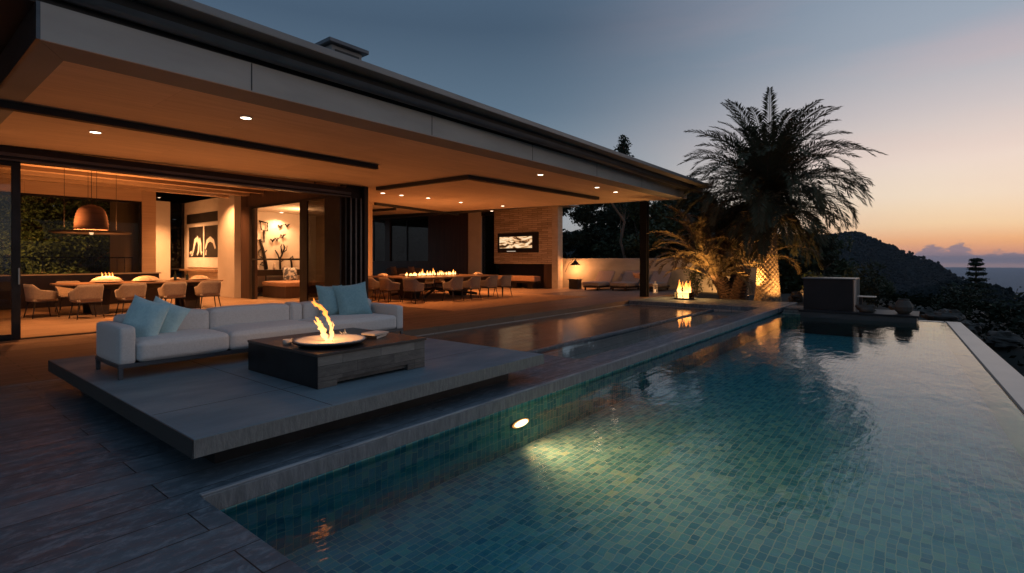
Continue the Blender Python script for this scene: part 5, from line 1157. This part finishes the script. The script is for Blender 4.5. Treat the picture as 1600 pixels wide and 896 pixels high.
tree('wide', -3.0, 30.0, -.5, 1.15, 3.5, 'taller dark tree farther behind the far left glass')
tree('wide', 7.0, 32.5, -.5, 1.15, 2.5, 'taller dark tree farther behind the right end of the window')
spike(2.3, 22.6, (1.8, 26.0, 1.9), 1500, 'spotlight in the rear garden left of the pendant', sp=140)
spike(4.6, 22.6, (4.6, 26.0, 2.0), 700, 'spotlight in the rear garden right of the pendant', sp=130)
spike(-1.5, 22.6, (-1.6, 26.0, 1.6), 900, 'spotlight in the rear garden behind the far left glass', sp=140)
gcv = MB(); rnd = random.Random(303)
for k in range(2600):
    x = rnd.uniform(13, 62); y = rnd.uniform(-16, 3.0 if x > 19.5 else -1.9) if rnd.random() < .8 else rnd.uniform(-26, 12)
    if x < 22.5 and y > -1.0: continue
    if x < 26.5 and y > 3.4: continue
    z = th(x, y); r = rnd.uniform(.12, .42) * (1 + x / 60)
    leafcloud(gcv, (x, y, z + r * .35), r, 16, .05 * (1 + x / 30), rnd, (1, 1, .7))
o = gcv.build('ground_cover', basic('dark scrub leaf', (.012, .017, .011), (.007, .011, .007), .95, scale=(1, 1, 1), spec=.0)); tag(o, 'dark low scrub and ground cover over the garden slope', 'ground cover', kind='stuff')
# balcony railing behind the window
RL = thing('balcony_railing', 'thin black metal railing outside the dining room window', 'railing', (1, 22.3, 0))
q = MB().tube([(-7, 22.3, 1.52), (6.0, 22.3, 1.52)], .02, 6).tube([(-7, 22.3, .2), (6.0, 22.3, .2)], .012, 6)
q.build('top_rail', M_black, RL)
q = MB()
for k in range(60): q.tube([(-7 + k * .22, 22.3, .0), (-7 + k * .22, 22.3, 1.51)], .008 if k % 6 else .018, 5)
o = q.build('baluster', M_black, RL)

# conifer with tiered branches near the sea
PN = thing('conifer_tree', 'tiered conifer silhouette standing against the sea', 'tree', (62, -3.3, -13))
st, lf = MB(), MB(); rnd = random.Random(77); cx, cy, cz = 62, -3.35, -9.6
st.tube([(cx, cy, -14), (cx, cy, 1.6)], [.28, .03], 7)
for k in range(17):
    t = k / 16; z = 1.35 - 8.5 * t ** 1.15; r = (.25 + 1.7 * min(1, t * 1.3)) * rnd.uniform(.75, 1.1)
    for q in range(9):
        a = q * 2 * pi / 9 + k * .7 + rnd.uniform(-.2, .2); e = Vector((cx + cos(a) * r, cy + sin(a) * r, z + .12 - .1 * rnd.random())); st.tube([(cx, cy, z), e], [.05, .012], 4)
        for s in range(4): leafcloud(lf, Vector((cx, cy, z)).lerp(e, .3 + .7 * s / 3), .28 + .12 * t, 18, .10, rnd, (1, 1, .55))
st.build('trunk', M_bark, PN); lf.build('crown', M_leafdark, PN)
tree('wide', 58, -3.0, -9.6, 1.05, 3.0, 'broad dark tree crown below and in front of the conifer')
tree('round', 52, -.3, -8.8, .58, 3.0, 'dark tree left of the conifer on the slope')
tree('round', 50, -5.6, -9.4, .70, 1.6, 'dark tree right of the conifer lower on the slope')
tree('wide', 40, -6.5, -8.2, .62, .2, 'dark tree crown on the slope beyond the wire fence')

# wire fence down the slope
WFc = thing('wire_fence', 'thin wire fence on posts running down the dark slope at the right', 'fence', (26, -2, -1.5))
A, B = Vector((36.0, -1.85, -1.0)), Vector((14.5, -2.6, -1.0))
q = MB()
for k in range(10):
    p = A.lerp(B, k / 9); gz = th(p.x, p.y); q.tube([(p.x, p.y, min(gz, p.z) - .4), (p.x, p.y, p.z)], .022, 6)
q.build('post', M_black, WFc)
q = MB().tube([A, A.lerp(B, .5) - Vector((0, 0, .05)), B], .009, 5).tube([A - Vector((0, 0, .28)), B - Vector((0, 0, .28))], .007, 5)
q.build('wire', M_grey, WFc)

# ------------------------------------------------------------------ haze
hm = bpy.data.materials.new('haze air'); hm.use_nodes = True; ht = hm.node_tree; ht.nodes.clear(); ho = ht.nodes.new('ShaderNodeOutputMaterial'); hv = ht.nodes.new('ShaderNodeVolumePrincipled')
hv.inputs['Color'].default_value = (.62, .74, .95, 1); hv.inputs['Density'].default_value = .00006; hv.inputs['Anisotropy'].default_value = .3
L(ht, hv.outputs[0], ho.inputs['Volume'])
hz = MB().box(-2300, -16500, -201, 18500, 12500, 70).build('haze', hm); hz['kind'] = 'stuff'
# ------------------------------------------------------------------ world
wd = bpy.data.worlds.new('World'); scene.world = wd; wd.use_nodes = True; t = wd.node_tree; t.nodes.clear()
SUNAZ = radians(-24)
tc = N(t, 'ShaderNodeTexCoord'); sp = N(t, 'ShaderNodeSeparateXYZ'); L(t, tc.outputs['Generated'], sp.inputs[0])
def M1(op, a, b=None, c=None, clamp=False):
    n = N(t, 'ShaderNodeMath', operation=op); n.use_clamp = clamp
    for i, v in enumerate((a, b, c)):
        if v is None: continue
        if isinstance(v, (int, float)): n.inputs[i].default_value = v
        else: L(t, v, n.inputs[i])
    return n.outputs[0]
elev = M1('ARCSINE', sp.outputs[2]); eln = M1('MULTIPLY', elev, 2 / pi)      # 0..1 for 0..90 deg
az = M1('ARCTAN2', sp.outputs[1], sp.outputs[0]); daz = M1('ABSOLUTE', M1('SUBTRACT', az, SUNAZ))
fr_ = N(t, 'ShaderNodeMapRange', interpolation_type='SMOOTHERSTEP'); fr_.inputs['From Min'].default_value = radians(14); fr_.inputs['From Max'].default_value = radians(68); L(t, daz, fr_.inputs['Value']); far = fr_.outputs[0]
def lin(c): return tuple(((v / 255 + .055) / 1.055) ** 2.4 if v > 10 else v / 255 / 12.92 for v in c)
def D(d): return d / 90
sunr = ramp(t, eln, [(0, lin((186, 150, 146))), (D(.6), lin((226, 156, 120))), (D(1.6), lin((246, 178, 120))), (D(3.0), lin((250, 212, 166))), (D(5.5), lin((247, 224, 198))), (D(8.5), lin((240, 220, 206))), (D(13), lin((206, 196, 196))), (D(19), lin((158, 168, 182))), (D(30), lin((124, 145, 168))), (D(50), lin((118, 142, 168))), (1, lin((128, 154, 182)))])
awr = ramp(t, eln, [(0, lin((150, 150, 152))), (D(4), lin((150, 158, 166))), (D(10), lin((122, 142, 158))), (D(16), lin((92, 114, 134))), (D(24), lin((70, 90, 111))), (D(31), lin((78, 100, 122))), (D(50), lin((100, 126, 154))), (1, lin((128, 154, 182)))])
sky = mix(t, far, sunr.outputs[0], awr.outputs[0])
# pink streak of thin high cloud on the sunset side
mp = N(t, 'ShaderNodeMapping'); mp.inputs['Scale'].default_value = (1.4, 1.4, 9); mp.inputs['Rotation'].default_value = (.35, .1, 0); L(t, tc.outputs['Generated'], mp.inputs['Vector'])
nz = N(t, 'ShaderNodeTexNoise'); nz.inputs['Scale'].default_value = 1.3; nz.inputs['Detail'].default_value = 4; L(t, mp.outputs[0], nz.inputs['Vector'])
st_ = ramp(t, nz.outputs['Fac'], [(.48, (0, 0, 0)), (.72, (1, 1, 1))]); near_ = M1('SUBTRACT', 1, far, clamp=True)
sf = M1('MULTIPLY', M1('MULTIPLY', st_.outputs[0], near_), .22)
sky = mix(t, sf, sky, lin((232, 178, 172)))
# low cloud bank: height above the horizon varies with azimuth
cn = N(t, 'ShaderNodeTexNoise'); cn.inputs['Scale'].default_value = 34; cn.inputs['Detail'].default_value = 7; cn.inputs['Roughness'].default_value = .6; mp2 = N(t, 'ShaderNodeMapping'); mp2.inputs['Scale'].default_value = (1, 1, 2.2)
L(t, tc.outputs['Generated'], mp2.inputs['Vector']); L(t, mp2.outputs[0], cn.inputs['Vector'])
deg = M1('MULTIPLY', elev, 180 / pi); azd = M1('MULTIPLY', az, 180 / pi)
def bump(c, wdt, h): return M1('MULTIPLY', M1('EXPONENT', M1('MULTIPLY', M1('POWER', M1('DIVIDE', M1('ABSOLUTE', M1('SUBTRACT', azd, c)), wdt), 2), -1)), h)
hgt = M1('ADD', M1('ADD', bump(-1.9, .55, .75), bump(-2.6, .6, .35)), M1('ADD', bump(-.4, 1.0, .85), .50))
hgt = M1('ADD', hgt, M1('MULTIPLY', M1('SUBTRACT', cn.outputs['Fac'], .5), 2.6))
cm = N(t, 'ShaderNodeMapRange', interpolation_type='SMOOTHSTEP'); L(t, M1('SUBTRACT', hgt, deg), cm.inputs['Value']); cm.inputs['From Min'].default_value = -.06; cm.inputs['From Max'].default_value = .28
nearaz = N(t, 'ShaderNodeMapRange', interpolation_type='SMOOTHSTEP'); L(t, daz, nearaz.inputs['Value']); nearaz.inputs['From Min'].default_value = 1.2; nearaz.inputs['From Max'].default_value = .6
lowcut = N(t, 'ShaderNodeMapRange', interpolation_type='SMOOTHSTEP'); L(t, deg, lowcut.inputs['Value']); lowcut.inputs['From Min'].default_value = -.45; lowcut.inputs['From Max'].default_value = -.15
cf = M1('MULTIPLY', M1('MULTIPLY', M1('MULTIPLY', cm.outputs[0], nearaz.outputs[0]), lowcut.outputs[0]), .85)
sky = mix(t, cf, sky, lin((134, 124, 140)))
ns = N(t, 'ShaderNodeTexSky', sky_type='NISHITA'); ns.sun_disc = False; ns.sun_elevation = radians(.5); ns.sun_rotation = pi / 2 - SUNAZ
b1 = N(t, 'ShaderNodeBackground'); L(t, sky, b1.inputs[0]); b1.inputs[1].default_value = 1.0
b2 = N(t, 'ShaderNodeBackground'); L(t, ns.outputs[0], b2.inputs[0]); b2.inputs[1].default_value = .004
ad = N(t, 'ShaderNodeAddShader'); L(t, b1.outputs[0], ad.inputs[0]); L(t, b2.outputs[0], ad.inputs[1])
wo = N(t, 'ShaderNodeOutputWorld'); L(t, ad.outputs[0], wo.inputs[0])
sun = light('SUN', (0, 0, 50), .12, (1, .62, .38), name='sun'); sun.data.angle = radians(12)
sun.rotation_euler = Vector((-cos(SUNAZ) * cos(radians(3)), -sin(SUNAZ) * cos(radians(3)), -sin(radians(3)))).to_track_quat('-Z', 'Y').to_euler()

# ------------------------------------------------------------------ camera
cam = bpy.data.cameras.new('camera'); co = bpy.data.objects.new('camera', cam); C.objects.link(co)
co.location = (0, 0, 1.45); co.rotation_euler = (radians(90), 0, radians(38.749 - 90))
cam.sensor_width = 36; cam.lens = 810 / 1600 * 36; cam.shift_y = -(448 - 406) / 1600; cam.clip_end = 60000; cam.clip_start = .05
scene.camera = co
scene.view_settings.view_transform = 'Standard'; scene.view_settings.look = 'None'; scene.view_settings.exposure = 0; scene.view_settings.gamma = 1
for o in bpy.data.objects:
    if '_o' in o: del o['_o']
